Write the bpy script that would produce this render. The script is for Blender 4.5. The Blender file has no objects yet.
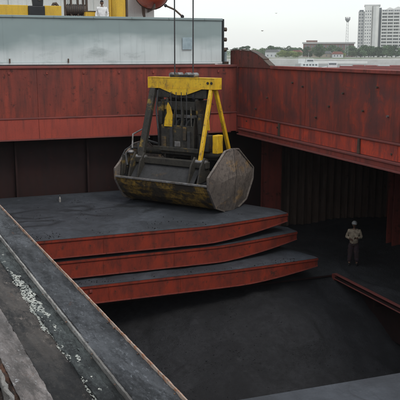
import bpy, bmesh, math, random
from mathutils import Vector, Matrix, noise
random.seed(7)
R = math.radians
scene = bpy.context.scene
col = scene.collection

# ------------------------------------------------------------------ camera
CZ = 12.0
HEAD = R(21.4); PITCH = math.atan(148 / 750)
cd = bpy.data.cameras.new('camera'); cam = bpy.data.objects.new('camera', cd); col.objects.link(cam)
cd.sensor_width = 36; cd.lens = 67.5; cd.clip_start = 0.05; cd.clip_end = 20000
cam.location = (0, 0, CZ); cam.rotation_euler = (math.pi / 2 - PITCH, 0, -HEAD)
scene.camera = cam

# ------------------------------------------------------------------ sky and sun (overcast)
SUN_EL, SUN_AZ = R(52), R(168)       # azimuth clockwise from +Y
w = bpy.data.worlds.new('World'); scene.world = w; w.use_nodes = True
nt = w.node_tree; nt.nodes.clear()
out = nt.nodes.new('ShaderNodeOutputWorld')
sky = nt.nodes.new('ShaderNodeTexSky'); sky.sky_type = 'NISHITA'; sky.sun_disc = False
sky.sun_elevation = SUN_EL; sky.sun_rotation = SUN_AZ
b1 = nt.nodes.new('ShaderNodeBackground'); b1.inputs[1].default_value = 0.05
nt.links.new(sky.outputs[0], b1.inputs[0])
tc = nt.nodes.new('ShaderNodeTexCoord')
mp = nt.nodes.new('ShaderNodeMapping'); mp.inputs['Scale'].default_value = (1.5, 1.5, 6)
nz = nt.nodes.new('ShaderNodeTexNoise'); nz.inputs['Scale'].default_value = 1.6; nz.inputs['Detail'].default_value = 5
rp = nt.nodes.new('ShaderNodeValToRGB')
rp.color_ramp.elements[0].position = .3; rp.color_ramp.elements[0].color = (.71, .725, .73, 1)
rp.color_ramp.elements[1].position = .7; rp.color_ramp.elements[1].color = (.80, .81, .80, 1)
nt.links.new(tc.outputs['Generated'], mp.inputs[0]); nt.links.new(mp.outputs[0], nz.inputs['Vector'])
nt.links.new(nz.outputs['Fac'], rp.inputs[0])
b2 = nt.nodes.new('ShaderNodeBackground'); b2.inputs[1].default_value = 1.0
nt.links.new(rp.outputs[0], b2.inputs[0])
ad = nt.nodes.new('ShaderNodeAddShader')
nt.links.new(b1.outputs[0], ad.inputs[0]); nt.links.new(b2.outputs[0], ad.inputs[1]); nt.links.new(ad.outputs[0], out.inputs[0])
sd = bpy.data.lights.new('sun', 'SUN'); so = bpy.data.objects.new('sun', sd); col.objects.link(so)
sd.energy = 0.9; sd.angle = R(14); sd.color = (1, .96, .9)
dv = Vector((math.sin(SUN_AZ) * math.cos(SUN_EL), math.cos(SUN_AZ) * math.cos(SUN_EL), math.sin(SUN_EL)))
so.rotation_euler = dv.to_track_quat('Z', 'Y').to_euler()
so.location = (0, -20, 60)
scene.view_settings.view_transform = 'Standard'; scene.view_settings.look = 'None'
scene.view_settings.exposure = 0.07; scene.cycles.volume_bounces = 3; scene.view_settings.gamma = 1

# ------------------------------------------------------------------ object helpers
def props(o, label=None, cat=None, group=None, kind=None):
    if label: o['label'] = label
    if cat: o['category'] = cat
    if group: o['group'] = group
    if kind: o['kind'] = kind
    return o
def empty(name, loc=(0, 0, 0), rz=0, label=None, cat=None, group=None):
    o = bpy.data.objects.new(name, None); col.objects.link(o); o.location = loc; o.rotation_euler = (0, 0, rz)
    o.empty_display_size = .2
    return props(o, label, cat, group)

class MB:
    def __init__(s): s.bm = bmesh.new()
    def face(s, pts):
        vs = [s.bm.verts.new(p) for p in pts]
        try: s.bm.faces.new(vs)
        except ValueError: pass
        return s
    def box(s, x0, x1, y0, y1, z0, z1, M=None, bev=0):
        r = bmesh.ops.create_cube(s.bm, size=1)['verts']
        for v in r:
            v.co = Vector((x0 + (v.co.x + .5) * (x1 - x0), y0 + (v.co.y + .5) * (y1 - y0), z0 + (v.co.z + .5) * (z1 - z0)))
        if bev:
            es = list({e for v in r for e in v.link_edges})
            q = bmesh.ops.bevel(s.bm, geom=es, offset=bev, segments=1, affect='EDGES')
            r = list({v for f in q['faces'] for v in f.verts} | set(v for v in r if v.is_valid))
        if M is not None:
            for v in r: v.co = M @ v.co
        return s
    def bar(s, a, b, wx, wy, up=(0, 0, 1)):
        """box section bar from a to b"""
        a, b = Vector(a), Vector(b); d = (b - a); L = d.length; d.normalize()
        u = Vector(up)
        if abs(d.dot(u)) > .98: u = Vector((0, 1, 0))
        x = d.cross(u).normalized(); y = x.cross(d).normalized()
        c = [(-1, -1), (1, -1), (1, 1), (-1, 1)]
        r0 = [s.bm.verts.new(a + x * i * wx / 2 + y * j * wy / 2) for i, j in c]
        r1 = [s.bm.verts.new(b + x * i * wx / 2 + y * j * wy / 2) for i, j in c]
        for i in range(4): s.bm.faces.new((r0[i], r0[(i + 1) % 4], r1[(i + 1) % 4], r1[i]))
        s.bm.faces.new(r0[::-1]); s.bm.faces.new(r1)
        return s
    def tube(s, pts, r, n=8, caps=True):
        pts = [Vector(p) for p in pts]; rings = []
        rr = r if isinstance(r, (list, tuple)) else [r] * len(pts)
        pu = None
        for i, p in enumerate(pts):
            d = (pts[min(i + 1, len(pts) - 1)] - pts[max(i - 1, 0)]).normalized()
            if pu is None:
                u = Vector((0, 0, 1)) if abs(d.z) < .9 else Vector((1, 0, 0))
                u = (u - d * u.dot(d)).normalized()
            else:
                u = (pu - d * pu.dot(d)).normalized()
            pu = u; v = d.cross(u)
            rings.append([s.bm.verts.new(p + (u * math.cos(t) + v * math.sin(t)) * rr[i]) for t in [k * 2 * math.pi / n for k in range(n)]])
        for a, b in zip(rings, rings[1:]):
            for k in range(n):
                s.bm.faces.new((a[k], a[(k + 1) % n], b[(k + 1) % n], b[k]))
        if caps and n > 2:
            s.bm.faces.new(rings[0][::-1]); s.bm.faces.new(rings[-1])
        return s
    def cyl(s, a, b, r, n=16): return s.tube([a, b], r, n)
    def prism(s, poly, axis, t0, t1):
        """poly of 2-D points extruded along axis ('x','y','z') from t0 to t1"""
        def P(p, t):
            return {'x': (t, p[0], p[1]), 'y': (p[0], t, p[1]), 'z': (p[0], p[1], t)}[axis]
        a = [s.bm.verts.new(P(p, t0)) for p in poly]; b = [s.bm.verts.new(P(p, t1)) for p in poly]
        n = len(poly)
        for i in range(n): s.bm.faces.new((a[i], a[(i + 1) % n], b[(i + 1) % n], b[i]))
        s.bm.faces.new(a[::-1]); s.bm.faces.new(b)
        return s
    def grid(s, x0, x1, y0, y1, nx, ny, f):
        g = [[s.bm.verts.new((x0 + (x1 - x0) * i / nx, y0 + (y1 - y0) * j / ny, 0)) for j in range(ny + 1)] for i in range(nx + 1)]
        for r_ in g:
            for v in r_:
                v.co = Vector(f(v.co.x, v.co.y))
        for i in range(nx):
            for j in range(ny):
                s.bm.faces.new((g[i][j], g[i + 1][j], g[i + 1][j + 1], g[i][j + 1]))
        return s
    def ico(s, c, r, sub=1, jit=0, sq=(1, 1, 1)):
        vs = bmesh.ops.create_icosphere(s.bm, subdivisions=sub, radius=1)['verts']
        for v in vs:
            k = 1 + random.uniform(-jit, jit)
            v.co = Vector((c[0] + v.co.x * r * k * sq[0], c[1] + v.co.y * r * k * sq[1], c[2] + v.co.z * r * k * sq[2]))
        return s
    def xf(s, M):
        for v in s.bm.verts: v.co = M @ v.co
        return s
    def build(s, name, mat, parent=None, smooth=False, bevel=0, **k):
        bmesh.ops.recalc_face_normals(s.bm, faces=s.bm.faces)
        me = bpy.data.meshes.new(name); s.bm.to_mesh(me); s.bm.free()
        if smooth:
            for p in me.polygons: p.use_smooth = True
        me.materials.append(mat)
        o = bpy.data.objects.new(name, me); col.objects.link(o)
        if parent: o.parent = parent
        if bevel:
            m = o.modifiers.new('bevel', 'BEVEL'); m.width = bevel; m.segments = 2; m.limit_method = 'ANGLE'
        return props(o, **k)

def copy_tree(o, parent=None):
    c = o.copy(); col.objects.link(c)
    if parent: c.parent = parent
    for ch in [q for q in list(col.objects) if q.parent == o]: copy_tree(ch, c)
    return c

# ------------------------------------------------------------------ materials
class NT:
    def __init__(s, name):
        s.m = bpy.data.materials.new(name); s.m.use_nodes = True; s.t = s.m.node_tree
        s.b = s.t.nodes['Principled BSDF']; s.tc = s.t.nodes.new('ShaderNodeTexCoord')
    def n(s, t): return s.t.nodes.new(t)
    def l(s, a, b): s.t.links.new(a, b)
    def coord(s, scale=(1, 1, 1), rot=(0, 0, 0), kind='Object'):
        m = s.n('ShaderNodeMapping'); m.inputs['Scale'].default_value = scale; m.inputs['Rotation'].default_value = rot
        s.l(s.tc.outputs[kind], m.inputs[0]); return m.outputs[0]
    def noise(s, sc, detail=6, rough=.6, scale=(1, 1, 1), dist=0):
        n = s.n('ShaderNodeTexNoise'); n.inputs['Scale'].default_value = sc; n.inputs['Detail'].default_value = detail
        n.inputs['Roughness'].default_value = rough; n.inputs['Distortion'].default_value = dist
        s.l(s.coord(scale), n.inputs['Vector']); return n.outputs['Fac']
    def ramp(s, fac, stops):
        r = s.n('ShaderNodeValToRGB'); e = r.color_ramp.elements
        while len(e) < len(stops): e.new(.5)
        for i, (p, c) in enumerate(stops):
            e[i].position = p
            e[i].color = (c, c, c, 1) if isinstance(c, (int, float)) else (*c, 1)
        s.l(fac, r.inputs[0]); return r.outputs[0]
    def mix(s, f, a, b):
        m = s.n('ShaderNodeMix'); m.data_type = 'RGBA'
        for k, v in ((0, f), (6, a), (7, b)):
            if isinstance(v, (int, float)): m.inputs[k].default_value = v
            elif isinstance(v, tuple): m.inputs[k].default_value = (*v, 1)
            else: s.l(v, m.inputs[k])
        return m.outputs[2]
    def math(s, op, a, b=None):
        m = s.n('ShaderNodeMath'); m.operation = op
        for k, v in ((0, a), (1, b)):
            if v is None: continue
            if isinstance(v, (int, float)): m.inputs[k].default_value = v
            else: s.l(v, m.inputs[k])
        return m.outputs[0]
    def done(s, color=None, rough=None, bump=None, bs=.3, bd=.02, metal=0, spec=.5):
        if color is not None:
            if isinstance(color, tuple): s.b.inputs['Base Color'].default_value = (*color, 1)
            else: s.l(color, s.b.inputs['Base Color'])
        if rough is not None:
            if isinstance(rough, (int, float)): s.b.inputs['Roughness'].default_value = rough
            else: s.l(rough, s.b.inputs['Roughness'])
        s.b.inputs['Metallic'].default_value = metal
        s.b.inputs['Specular IOR Level'].default_value = spec
        if bump is not None:
            b = s.n('ShaderNodeBump'); b.inputs['Strength'].default_value = bs; b.inputs['Distance'].default_value = bd
            s.l(bump, b.inputs['Height']); s.l(b.outputs[0], s.b.inputs['Normal'])
        return s.m

def paint(name, base, var, grime, rust, streak=(6, 6, .5), sc=1.0, grime_amt=.5, rust_amt=.63, rough=.62, spec=.3):
    """worn marine paint: large tonal patches, vertical run-off streaks, rust blooms, chips"""
    t = NT(name)
    big = t.noise(.55 * sc, 5, .6)
    c = t.mix(t.ramp(big, [(.35, 0.), (.68, 1.)]), base, var)
    st = t.noise(1.3 * sc, 7, .7, streak)
    c = t.mix(t.ramp(st, [(grime_amt - .06, 0.), (grime_amt + .24, .75)]), c, grime)
    med = t.noise(3.2 * sc, 8, .72)
    c = t.mix(t.ramp(med, [(rust_amt - .03, 0.), (rust_amt + .05, .85)]), c, rust)
    fine = t.noise(22 * sc, 4, .7)
    c = t.mix(t.ramp(fine, [(.3, .35), (.5, 0.)]), c, grime)
    return t.done(c, t.ramp(med, [(.3, rough), (.8, min(1, rough + .25))]), t.math('ADD', med, t.math('MULTIPLY', fine, .3)), .35, .012, spec=spec)
def plain(name, c, rough=.6, c2=None, sc=4, bs=.2, metal=0, spec=.4):
    t = NT(name); c2 = c2 or tuple(v * .6 for v in c)
    n = t.noise(sc, 7, .65)
    return t.done(t.mix(t.ramp(n, [(.35, 0.), (.65, 1.)]), c, c2), rough, n, bs, .01, metal, spec)

M = {}
M['red_far'] = paint('red_coaming_paint', (.31, .055, .034), (.19, .043, .032), (.065, .031, .026), (.05, .024, .02), (2.6, 2.6, .28), 1.2, .43, .60)
M['red_strip'] = paint('red_strip_paint', (.40, .070, .045), (.31, .060, .044), (.11, .04, .034), (.14, .05, .035), (5, 5, .4), 1.2, .54, .68)
def side_mat(name, hot, base, dull, grime, k):
    t = NT(name)
    L = t.noise(.42, 5, .62, (1, 1, 1.5)); Md = t.noise(1.5, 8, .75, (1, 1, .8), .5); st = t.noise(1.5, 7, .7, (1.6, 1.6, .22)); f = t.noise(13, 7, .78)
    c = t.mix(t.ramp(L, [(.40, 0.), (.60, 1.)]), dull, base)
    c = t.mix(t.ramp(Md, [(.50 - k, 0.), (.66 - k, .9)]), c, hot)
    c = t.mix(t.ramp(st, [(.46, 0.), (.70, .85)]), c, grime)
    c = t.mix(t.ramp(f, [(.60, 0.), (.68, .8)]), c, tuple(v * .5 for v in grime))
    c = t.mix(t.ramp(t.noise(28, 4, .8), [(.66, 0.), (.72, .5)]), c, (.4, .25, .2))
    return t.done(c, t.ramp(Md, [(.3, .5), (.7, .8)]), t.math('ADD', Md, t.math('MULTIPLY', f, .4)), .5, .015, spec=.3)
M['red_side'] = side_mat('red_side_paint', (.40, .055, .024), (.25, .044, .028), (.14, .042, .036), (.06, .033, .029), .0)
M['red_side_strip'] = side_mat('red_side_strip_paint', (.66, .080, .034), (.44, .066, .040), (.24, .055, .045), (.11, .045, .04), .05)
M['red_pontoon'] = paint('pontoon_primer', (.33, .042, .018), (.20, .030, .017), (.05, .022, .018), (.06, .028, .02), (2.2, 2.2, .8), 1.3, .48, .60)
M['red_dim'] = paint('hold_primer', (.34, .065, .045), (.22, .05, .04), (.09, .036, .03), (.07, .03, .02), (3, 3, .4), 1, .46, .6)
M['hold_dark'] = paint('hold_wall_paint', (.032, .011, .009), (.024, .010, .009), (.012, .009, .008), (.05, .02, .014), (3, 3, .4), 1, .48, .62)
M['bracket_grime'] = paint('grimy_bracket_paint', (.13, .045, .035), (.22, .045, .03), (.05, .035, .03), (.05, .03, .02), (2, 2, .6), 1.2, .46, .58)
M['corr'] = paint('corrugated_wall_paint', (.19, .125, .09), (.13, .088, .066), (.05, .037, .03), (.05, .026, .016), (4, 4, .3), 1, .48, .64)
M['flange'] = paint('flange_paint', (.26, .065, .052), (.19, .055, .048), (.10, .06, .055), (.08, .04, .03), (.6, .6, 1), 1.5, .5, .62)
def white_mat():
    t = NT('hatch_cover_paint')
    sep = t.n('ShaderNodeSeparateXYZ'); t.l(t.tc.outputs['Object'], sep.inputs[0])
    lo = t.noise(.28, 4, .5, (1, 1, 2.5))
    hgt = t.math('ADD', sep.outputs['Z'], t.math('MULTIPLY', t.math('SUBTRACT', lo, .5), 2.2))
    c = t.mix(t.ramp(t.math('MULTIPLY', hgt, .5), [(.28, 0.), (.62, 1.)]), (.56, .62, .61), (.27, .335, .33))      # darker tone towards the top, boundary broken by noise
    st = t.noise(1.0, 7, .7, (5, 5, .25))
    c = t.mix(t.ramp(st, [(.50, 0.), (.78, .5)]), c, (.25, .30, .30))
    bl = t.noise(.9, 6, .65, (.55, 1, 1.3), .2)
    c = t.mix(t.ramp(bl, [(.56, 0.), (.68, .5)]), c, (.24, .29, .28))
    f = t.noise(9, 6, .75); k = t.noise(30, 5, .8)
    c = t.mix(t.ramp(f, [(.66, 0.), (.72, .7)]), c, (.22, .12, .07))
    c = t.mix(t.ramp(k, [(.62, 0.), (.70, .35)]), c, (.25, .27, .26))
    ru = t.noise(2.2, 7, .7, (7, 7, .35), .1)
    c = t.mix(t.ramp(ru, [(.66, 0.), (.74, .55)]), c, (.30, .17, .10))
    return t.done(c, .7, t.math('ADD', lo, t.math('MULTIPLY', f, .1)), .35, .05, spec=.25)
M['white_cover'] = white_mat()
M['cover_patch'] = plain('patched_cover_paint', (.36, .45, .48), .6, (.27, .35, .38), 5)
M['seal'] = plain('black_rubber', (.03, .035, .035), .8)
def yellow_mat():
    t = NT('grab_yellow_paint')
    n = t.noise(2.6, 8, .7); f = t.noise(11, 6, .7)
    c = t.mix(t.ramp(n, [(.4, 0.), (.7, 1.)]), (.80, .50, .018), (.60, .33, .014))
    gr = t.noise(1.7, 8, .75, (2.5, 2.5, .8), .3)
    c = t.mix(t.ramp(gr, [(.52, 0.), (.64, .8)]), c, (.17, .10, .03))
    c = t.mix(t.ramp(f, [(.60, 0.), (.68, .85)]), c, (.07, .045, .03))
    return t.done(c, .5, f, .3, .01)
M['yellow'] = yellow_mat()
def shell_mat(name, base, ylw, dirt, yel_thr, spec=.4, rough=.6):
    t = NT(name)
    n = t.noise(1.0, 7, .7, (1, 1, 1.6)); f = t.noise(6, 8, .78); sc_ = t.noise(3, 8, .8, (6, 6, .5), .2); g = t.noise(26, 5, .8); L = t.noise(.6, 3, .5)
    c = t.mix(t.ramp(L, [(.4, 0.), (.6, .75)]), base, tuple(v * .55 for v in base))
    c = t.mix(t.ramp(n, [(yel_thr, 0.), (yel_thr + .1, 1.)]), c, ylw)
    c = t.mix(t.ramp(sc_, [(.50, 0.), (.66, .75)]), c, dirt)
    c = t.mix(t.ramp(f, [(.47, 0.), (.60, .8)]), c, dirt)
    c = t.mix(t.ramp(g, [(.62, 0.), (.70, .5)]), c, tuple(min(.6, v * 1.9) for v in base))
    return t.done(c, t.ramp(f, [(.3, rough - .2), (.7, rough + .2)]), t.math('ADD', n, t.math('ADD', f, t.math('MULTIPLY', sc_, .6))), .7, .025, spec=spec)
M['shell_low'] = shell_mat('shell_worn_yellow', (.075, .055, .032), (.42, .25, .04), (.035, .03, .025), .50)
M['shell_end'] = shell_mat('shell_end_steel', (.235, .20, .17), (.38, .25, .12), (.078, .066, .058), .54, .6, .5)
M['shell_dark'] = shell_mat('shell_dark_steel', (.045, .045, .045), (.09, .06, .03), (.025, .025, .025), .6)
M['grab_dark'] = shell_mat('grab_greasy_steel', (.050, .045, .034), (.30, .19, .03), (.018, .017, .015), .57)
M['steel_edge'] = plain('worn_steel_edge', (.33, .33, .33), .4, (.14, .12, .10), 6, metal=.4)
M['rope'] = plain('wire_rope', (.06, .06, .06), .6, (.03, .03, .03), 30)
def coal_mat(name, a, b, sc=6, bs=.9, bd=.05, spec=.35, rough=.75, rings=()):
    t = NT(name)
    n = t.noise(sc, 9, .75); g = t.noise(sc * 6, 5, .8); L = t.noise(.5, 4, .6)
    v = t.n('ShaderNodeTexVoronoi'); v.inputs['Scale'].default_value = sc * 3.5; t.l(t.coord(), v.inputs['Vector'])
    c = t.mix(t.ramp(n, [(.35, 0.), (.68, 1.)]), a, b)
    c = t.mix(t.ramp(L, [(.42, 0.), (.60, .75)]), c, tuple(q * .42 for q in a))
    L2 = t.noise(1.6, 7, .75, (1, .5, 1), 1.2)
    c = t.mix(t.ramp(L2, [(.50, 0.), (.62, .65)]), c, tuple(q * .40 for q in a))
    c = t.mix(t.ramp(t.noise(2.3, 7, .75, (.6, 1, 1), .8), [(.60, 0.), (.70, .4)]), c, tuple(q * 1.9 for q in a))
    for cx, cy, r_, sx, sy in rings:                      # dark curved smears left by ropes and the grab
        mp_ = t.n('ShaderNodeMapping'); mp_.inputs['Location'].default_value = (-cx * sx, -cy * sy, 0); mp_.inputs['Scale'].default_value = (sx, sy, 0)
        t.l(t.tc.outputs['Object'], mp_.inputs[0])
        ln_ = t.n('ShaderNodeVectorMath'); ln_.operation = 'LENGTH'; t.l(mp_.outputs[0], ln_.inputs[0])
        wob = t.math('ADD', ln_.outputs['Value'], t.math('MULTIPLY', t.noise(1.1, 5, .6), .7))
        band = t.ramp(t.math('ABSOLUTE', t.math('SUBTRACT', wob, r_ + .35)), [(.0, .95), (.24, 0.)])
        msk = t.math('MULTIPLY', band, t.ramp(t.noise(.9, 3, .5), [(.36, 0.), (.48, 1.)]))
        c = t.mix(msk, c, tuple(q * .35 for q in b))
    h = t.math('ADD', t.math('ADD', n, t.math('MULTIPLY', g, .5)), t.math('MULTIPLY', v.outputs['Distance'], .5))
    return t.done(c, t.ramp(g, [(.3, rough - .25), (.7, rough + .1)]), h, bs, bd, spec=spec)
M['coal'] = coal_mat('coal_heap', (.046, .047, .051), (.023, .0238, .0262), 8, .8, .06)
M['coal_dust'] = coal_mat('coal_dust_layer', (.076, .086, .100), (.050, .057, .067), 3, .5, .03, .4, .7)
M['coal_marked'] = coal_mat('marked_coal_dust', (.070, .079, .091), (.046, .052, .061), 3, .5, .03, .35, .75, rings=((-8.4, 3.9, .9, .75, 1.3), (-7.2, 4.3, .5, .8, 1.2), (-5.7, 3.4, 1.0, .7, 1.4), (-4.6, 4.2, .6, .8, 1.3), (-9.4, 2.4, .7, .6, 1.5)))
M['coal_floor'] = coal_mat('coal_covered_floor', (.045, .048, .052), (.026, .028, .030), 4, .7, .04)
M['rust_edge'] = paint('rail_rim_rust', (.40, .28, .21), (.52, .45, .38), (.14, .07, .045), (.34, .13, .05), (2, .5, 2), 12, .47, .52, .6)
def rail_mat(name, a, b, c3, rust, sc=14, r_thr=.6, rough=.42, spec=.6):
    t = NT(name)
    n = t.noise(sc, 8, .78, (1, .28, 1)); f = t.noise(sc * 7, 6, .85, (1, .35, 1)); L = t.noise(sc * .3, 6, .65, (1.6, .22, 1)); g = t.noise(sc * 2.6, 8, .8, (1, .3, 1), .3)
    c = t.mix(t.ramp(L, [(.38, 0.), (.60, 1.)]), a, b)
    c = t.mix(t.ramp(n, [(.48, 0.), (.58, .9)]), c, c3)
    c = t.mix(t.ramp(g, [(.54, 0.), (.62, .85)]), c, tuple(v * .45 for v in c3))
    c = t.mix(t.ramp(f, [(.56, 0.), (.64, .7)]), c, tuple(min(.6, v * 2.6) for v in b))
    n2 = t.noise(sc * .8, 9, .8, (1.2, .5, 1), .4)
    c = t.mix(t.ramp(n2, [(r_thr, 0.), (r_thr + .06, .85)]), c, rust)
    soot = t.noise(sc * .22, 7, .72, (1.6, .5, 1), .5)
    c = t.mix(t.ramp(soot, [(.44, 0.), (.60, .85)]), c, tuple(v * .5 for v in c3))
    sp = t.noise(sc * 1.7, 9, .85, (1.3, .8, 1))
    c = t.mix(t.ramp(sp, [(.60, 0.), (.66, .8)]), c, tuple(min(.55, v * 3.2) for v in b))
    return t.done(c, t.ramp(n, [(.3, rough + .05), (.7, rough + .35)]), t.math('ADD', t.math('ADD', n, g), t.math('MULTIPLY', f, .5)), .9, .004, spec=spec * .5)
M['rail_channel'] = rail_mat('rail_channel_steel', (.044, .048, .053), (.090, .096, .104), (.018, .020, .022), (.13, .06, .034), 18, .60)
M['rail_flat'] = rail_mat('rail_flat_plate', (.034, .032, .030), (.078, .066, .056), (.014, .014, .014), (.085, .055, .04), 12, .60, .5)
M['rail_gasket'] = rail_mat('rail_gasket_bed', (.04, .048, .046), (.09, .105, .10), (.014, .016, .016), (.26, .28, .25), 38, .60)
M['rail_ridge'] = rail_mat('rail_ridge_bar', (.50, .47, .42), (.40, .39, .36), (.2, .185, .165), (.24, .14, .09), 26, .62)
M['rail_pale'] = rail_mat('rail_pale_strip', (.40, .34, .31), (.27, .24, .225), (.13, .115, .105), (.20, .11, .075), 16, .60)
M['rail_rust'] = rail_mat('rail_rusty_side', (.10, .055, .035), (.20, .14, .10), (.03, .022, .018), (.24, .10, .05), 14, .52)
M['rail_dark'] = rail_mat('rail_dark_strip', (.022, .023, .026), (.05, .05, .052), (.016, .016, .017), (.06, .04, .03), 26, .6, .6)
M['rail_scale'] = rail_mat('orange_rust_scale', (.13, .065, .04), (.085, .07, .065), (.035, .03, .028), (.27, .11, .05), 26, .50, .6)
t_ = NT('peeling_white_paint')
_n = t_.noise(55, 6, .75); _f = t_.noise(220, 4, .75)
_c = t_.mix(t_.ramp(_n, [(.38, 0.), (.62, 1.)]), (.50, .50, .44), (.25, .27, .24))
M['chip'] = t_.done(t_.mix(t_.ramp(_f, [(.50, 0.), (.58, .9)]), _c, (.06, .068, .066)), .6, _f, .5, .002)
M['super_white'] = paint('superstructure_paint', (.74, .78, .74), (.66, .71, .68), (.45, .47, .44), (.3, .2, .13), (5, 5, .4), .6, .58, .74)
M['crane_yellow'] = paint('crane_yellow_paint', (.72, .46, .05), (.62, .38, .045), (.3, .19, .06), (.12, .06, .03), (4, 4, .6), 1, .56, .68)
M['machine'] = plain('dark_machinery', (.055, .042, .035), .6, (.11, .075, .05), 5)
M['black'] = plain('black_paint', (.02, .02, .022), .55)
M['orange'] = paint('lifeboat_orange', (.52, .10, .035), (.40, .07, .03), (.18, .045, .03), (.08, .03, .02), (3, 3, 1), 1, .5, .7, .4)
M['glass'] = plain('window_glass', (.10, .13, .15), .15)
M['deck'] = paint('deck_paint', (.20, .07, .05), (.16, .06, .045), (.08, .05, .045), (.10, .05, .03), (1, 1, 1), 1)
M['hull'] = paint('hull_paint', (.03, .03, .034), (.04, .035, .035), (.1, .05, .03), (.12, .05, .03), (3, 3, .5), .5)

# ------------------------------------------------------------------ the setting: ship structure
WZ = 2.5                                   # river level
HX0, HX1 = -6.6, 22.6                      # hull sides
def struct(name, mb, mat, **k): return mb.build(name, mat, kind='structure', **k)
XC = 13.5                                  # inboard face of the right coaming
YC = 30.0                                  # face of the far coaming
TW = 3.8                                   # tween deck level
Y0 = -12.0                                 # near end of the hold
XL = .30                                   # hatch opening, left side
DZ = 10.2
LX, LY = 14.62, 23.35                      # corner of the lower hatch opening
# main deck round the opening
mb = MB()
mb.box(HX0, -.25, Y0 - 20, 60, DZ - .03, DZ)
mb.box(XC + .05, HX1, Y0 - 20, 60, DZ - .03, DZ)
mb.box(-.25, XC + .05, YC + .05, 60, DZ - .03, DZ)
mb.box(-.25, XC + .05, Y0 - 20, Y0, DZ - .03, DZ)
struct('deck', mb, M['deck'])
# hull plating
mb = MB()
mb.box(HX0 - .02, HX0, Y0 - 20, 90, -4, DZ + 1.0); mb.box(HX1, HX1 + .02, Y0 - 20, 90, -4, DZ + .5)
mb.box(HX0, HX1, Y0 - 20.02, Y0 - 20, -4, DZ + .5); mb.box(HX0, HX1, 90, 90.02, -4, DZ + 1)
mb.box(HX0, HX1, Y0 - 20, 90, -4.02, -4)
struct('hull', mb, M['hull'])
# hold: inner floor, near wall, side walls
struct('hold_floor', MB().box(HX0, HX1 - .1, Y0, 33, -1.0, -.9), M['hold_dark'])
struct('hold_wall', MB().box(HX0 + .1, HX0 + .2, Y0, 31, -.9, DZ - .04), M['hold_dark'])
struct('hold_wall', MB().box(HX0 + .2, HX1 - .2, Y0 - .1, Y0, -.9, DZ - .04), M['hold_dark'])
# side wall on the right, with deep frames standing proud
mb = MB(); mb.box(HX1 - .2, HX1 - .1, Y0, 31.4, -.9, DZ - .04)
struct('hold_wall', mb, M['red_dim'])
# far bulkhead: flat plate on the left, corrugated on the right
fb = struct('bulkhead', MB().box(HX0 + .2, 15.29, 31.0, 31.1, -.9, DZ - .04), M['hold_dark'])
fr = MB()
for x in (1.2, 4.05, 7.0, 9.9, 12.6):
    MB().box(x - .04, x + .04, 30.72, 31.0, TW + .05, DZ - .1).build('stiffener', M['hold_dark'], fb)
poly = []
x = 15.3; p = .40
while x < HX1 - .6:
    poly += [(x, 30.85), (x + p * .30, 30.85), (x + p * .5, 31.32), (x + p * .80, 31.32)]
    x += p
poly += [(x, 30.85)]
back = [(x, 31.42), (15.3, 31.42)]
mb = MB(); mb.prism(poly + back, 'z', -.9, DZ - .04)
struct('bulkhead', mb, M['corr'])
# tween deck: the ledge round the lower hatch
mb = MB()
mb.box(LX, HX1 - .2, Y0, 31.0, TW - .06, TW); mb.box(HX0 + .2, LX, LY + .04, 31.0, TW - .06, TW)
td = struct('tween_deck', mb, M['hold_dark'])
g = MB(); g.box(LX + .55, LX + .60, Y0, LY, TW - 1.6, TW - .062)
g.build('deck_girder', M['hold_dark'], td)
g = MB(); g.box(LX - .10, LX - .003, Y0, LY, TW - .12, TW - .05); g.build('girder_flange', M['hold_dark'], td)
g = MB(); g.box(LX - .12, LX + .03, Y0, LY - .02, TW + .042, TW + .07); g.build('deck_edge_bar', M['flange'], td, bevel=.01)
g = MB(); g.box(LX - .135, LX - .102, Y0, LY - .02, TW - .13, TW - .09); g.build('edge_rib', M['flange'], td, bevel=.01)
MB().box(LX - .14, LX + .04, LY - .10, LY + .035, TW - 1.15, TW + .05).build('end_plate', M['red_dim'], td)
for y in (20.9, 18.1, 15.3, 12.5):
    MB().box(LX + .02, LX + .549, y - .02, y + .02, TW - .5, TW - .062).build('bracket', M['hold_dark'], td)

# ------------------------------------------------------------------ pillars at the hatch corners
def pillar(x0, x1, y0, y1, z0, z1, label):
    e = empty('hold_pillar', ((x0 + x1) / 2, (y0 + y1) / 2, z0), 0, label, 'pillar')
    a, b = (x1 - x0) / 2, (y1 - y0) / 2; h = z1 - z0
    MB().box(-a, a, -b, -b + .03, 0, h).build('face_plate', M['red_dim'], e)
    MB().box(-.03, .03, -b + .03, b, 0, h).build('web', M['red_dim'], e)
    MB().box(-a, a, b, b + .03, 0, h).build('rear_plate', M['red_dim'], e)
pillar(15.02, 15.92, 30.35, 30.62, TW, DZ - .05, 'red steel pillar under the far corner of the hatch, left of the corrugated wall')
pillar(18.72, 20.3, 25.6, 26.0, TW, DZ - .05, 'dull red steel pillar at the right edge, right of the corrugated wall')

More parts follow.
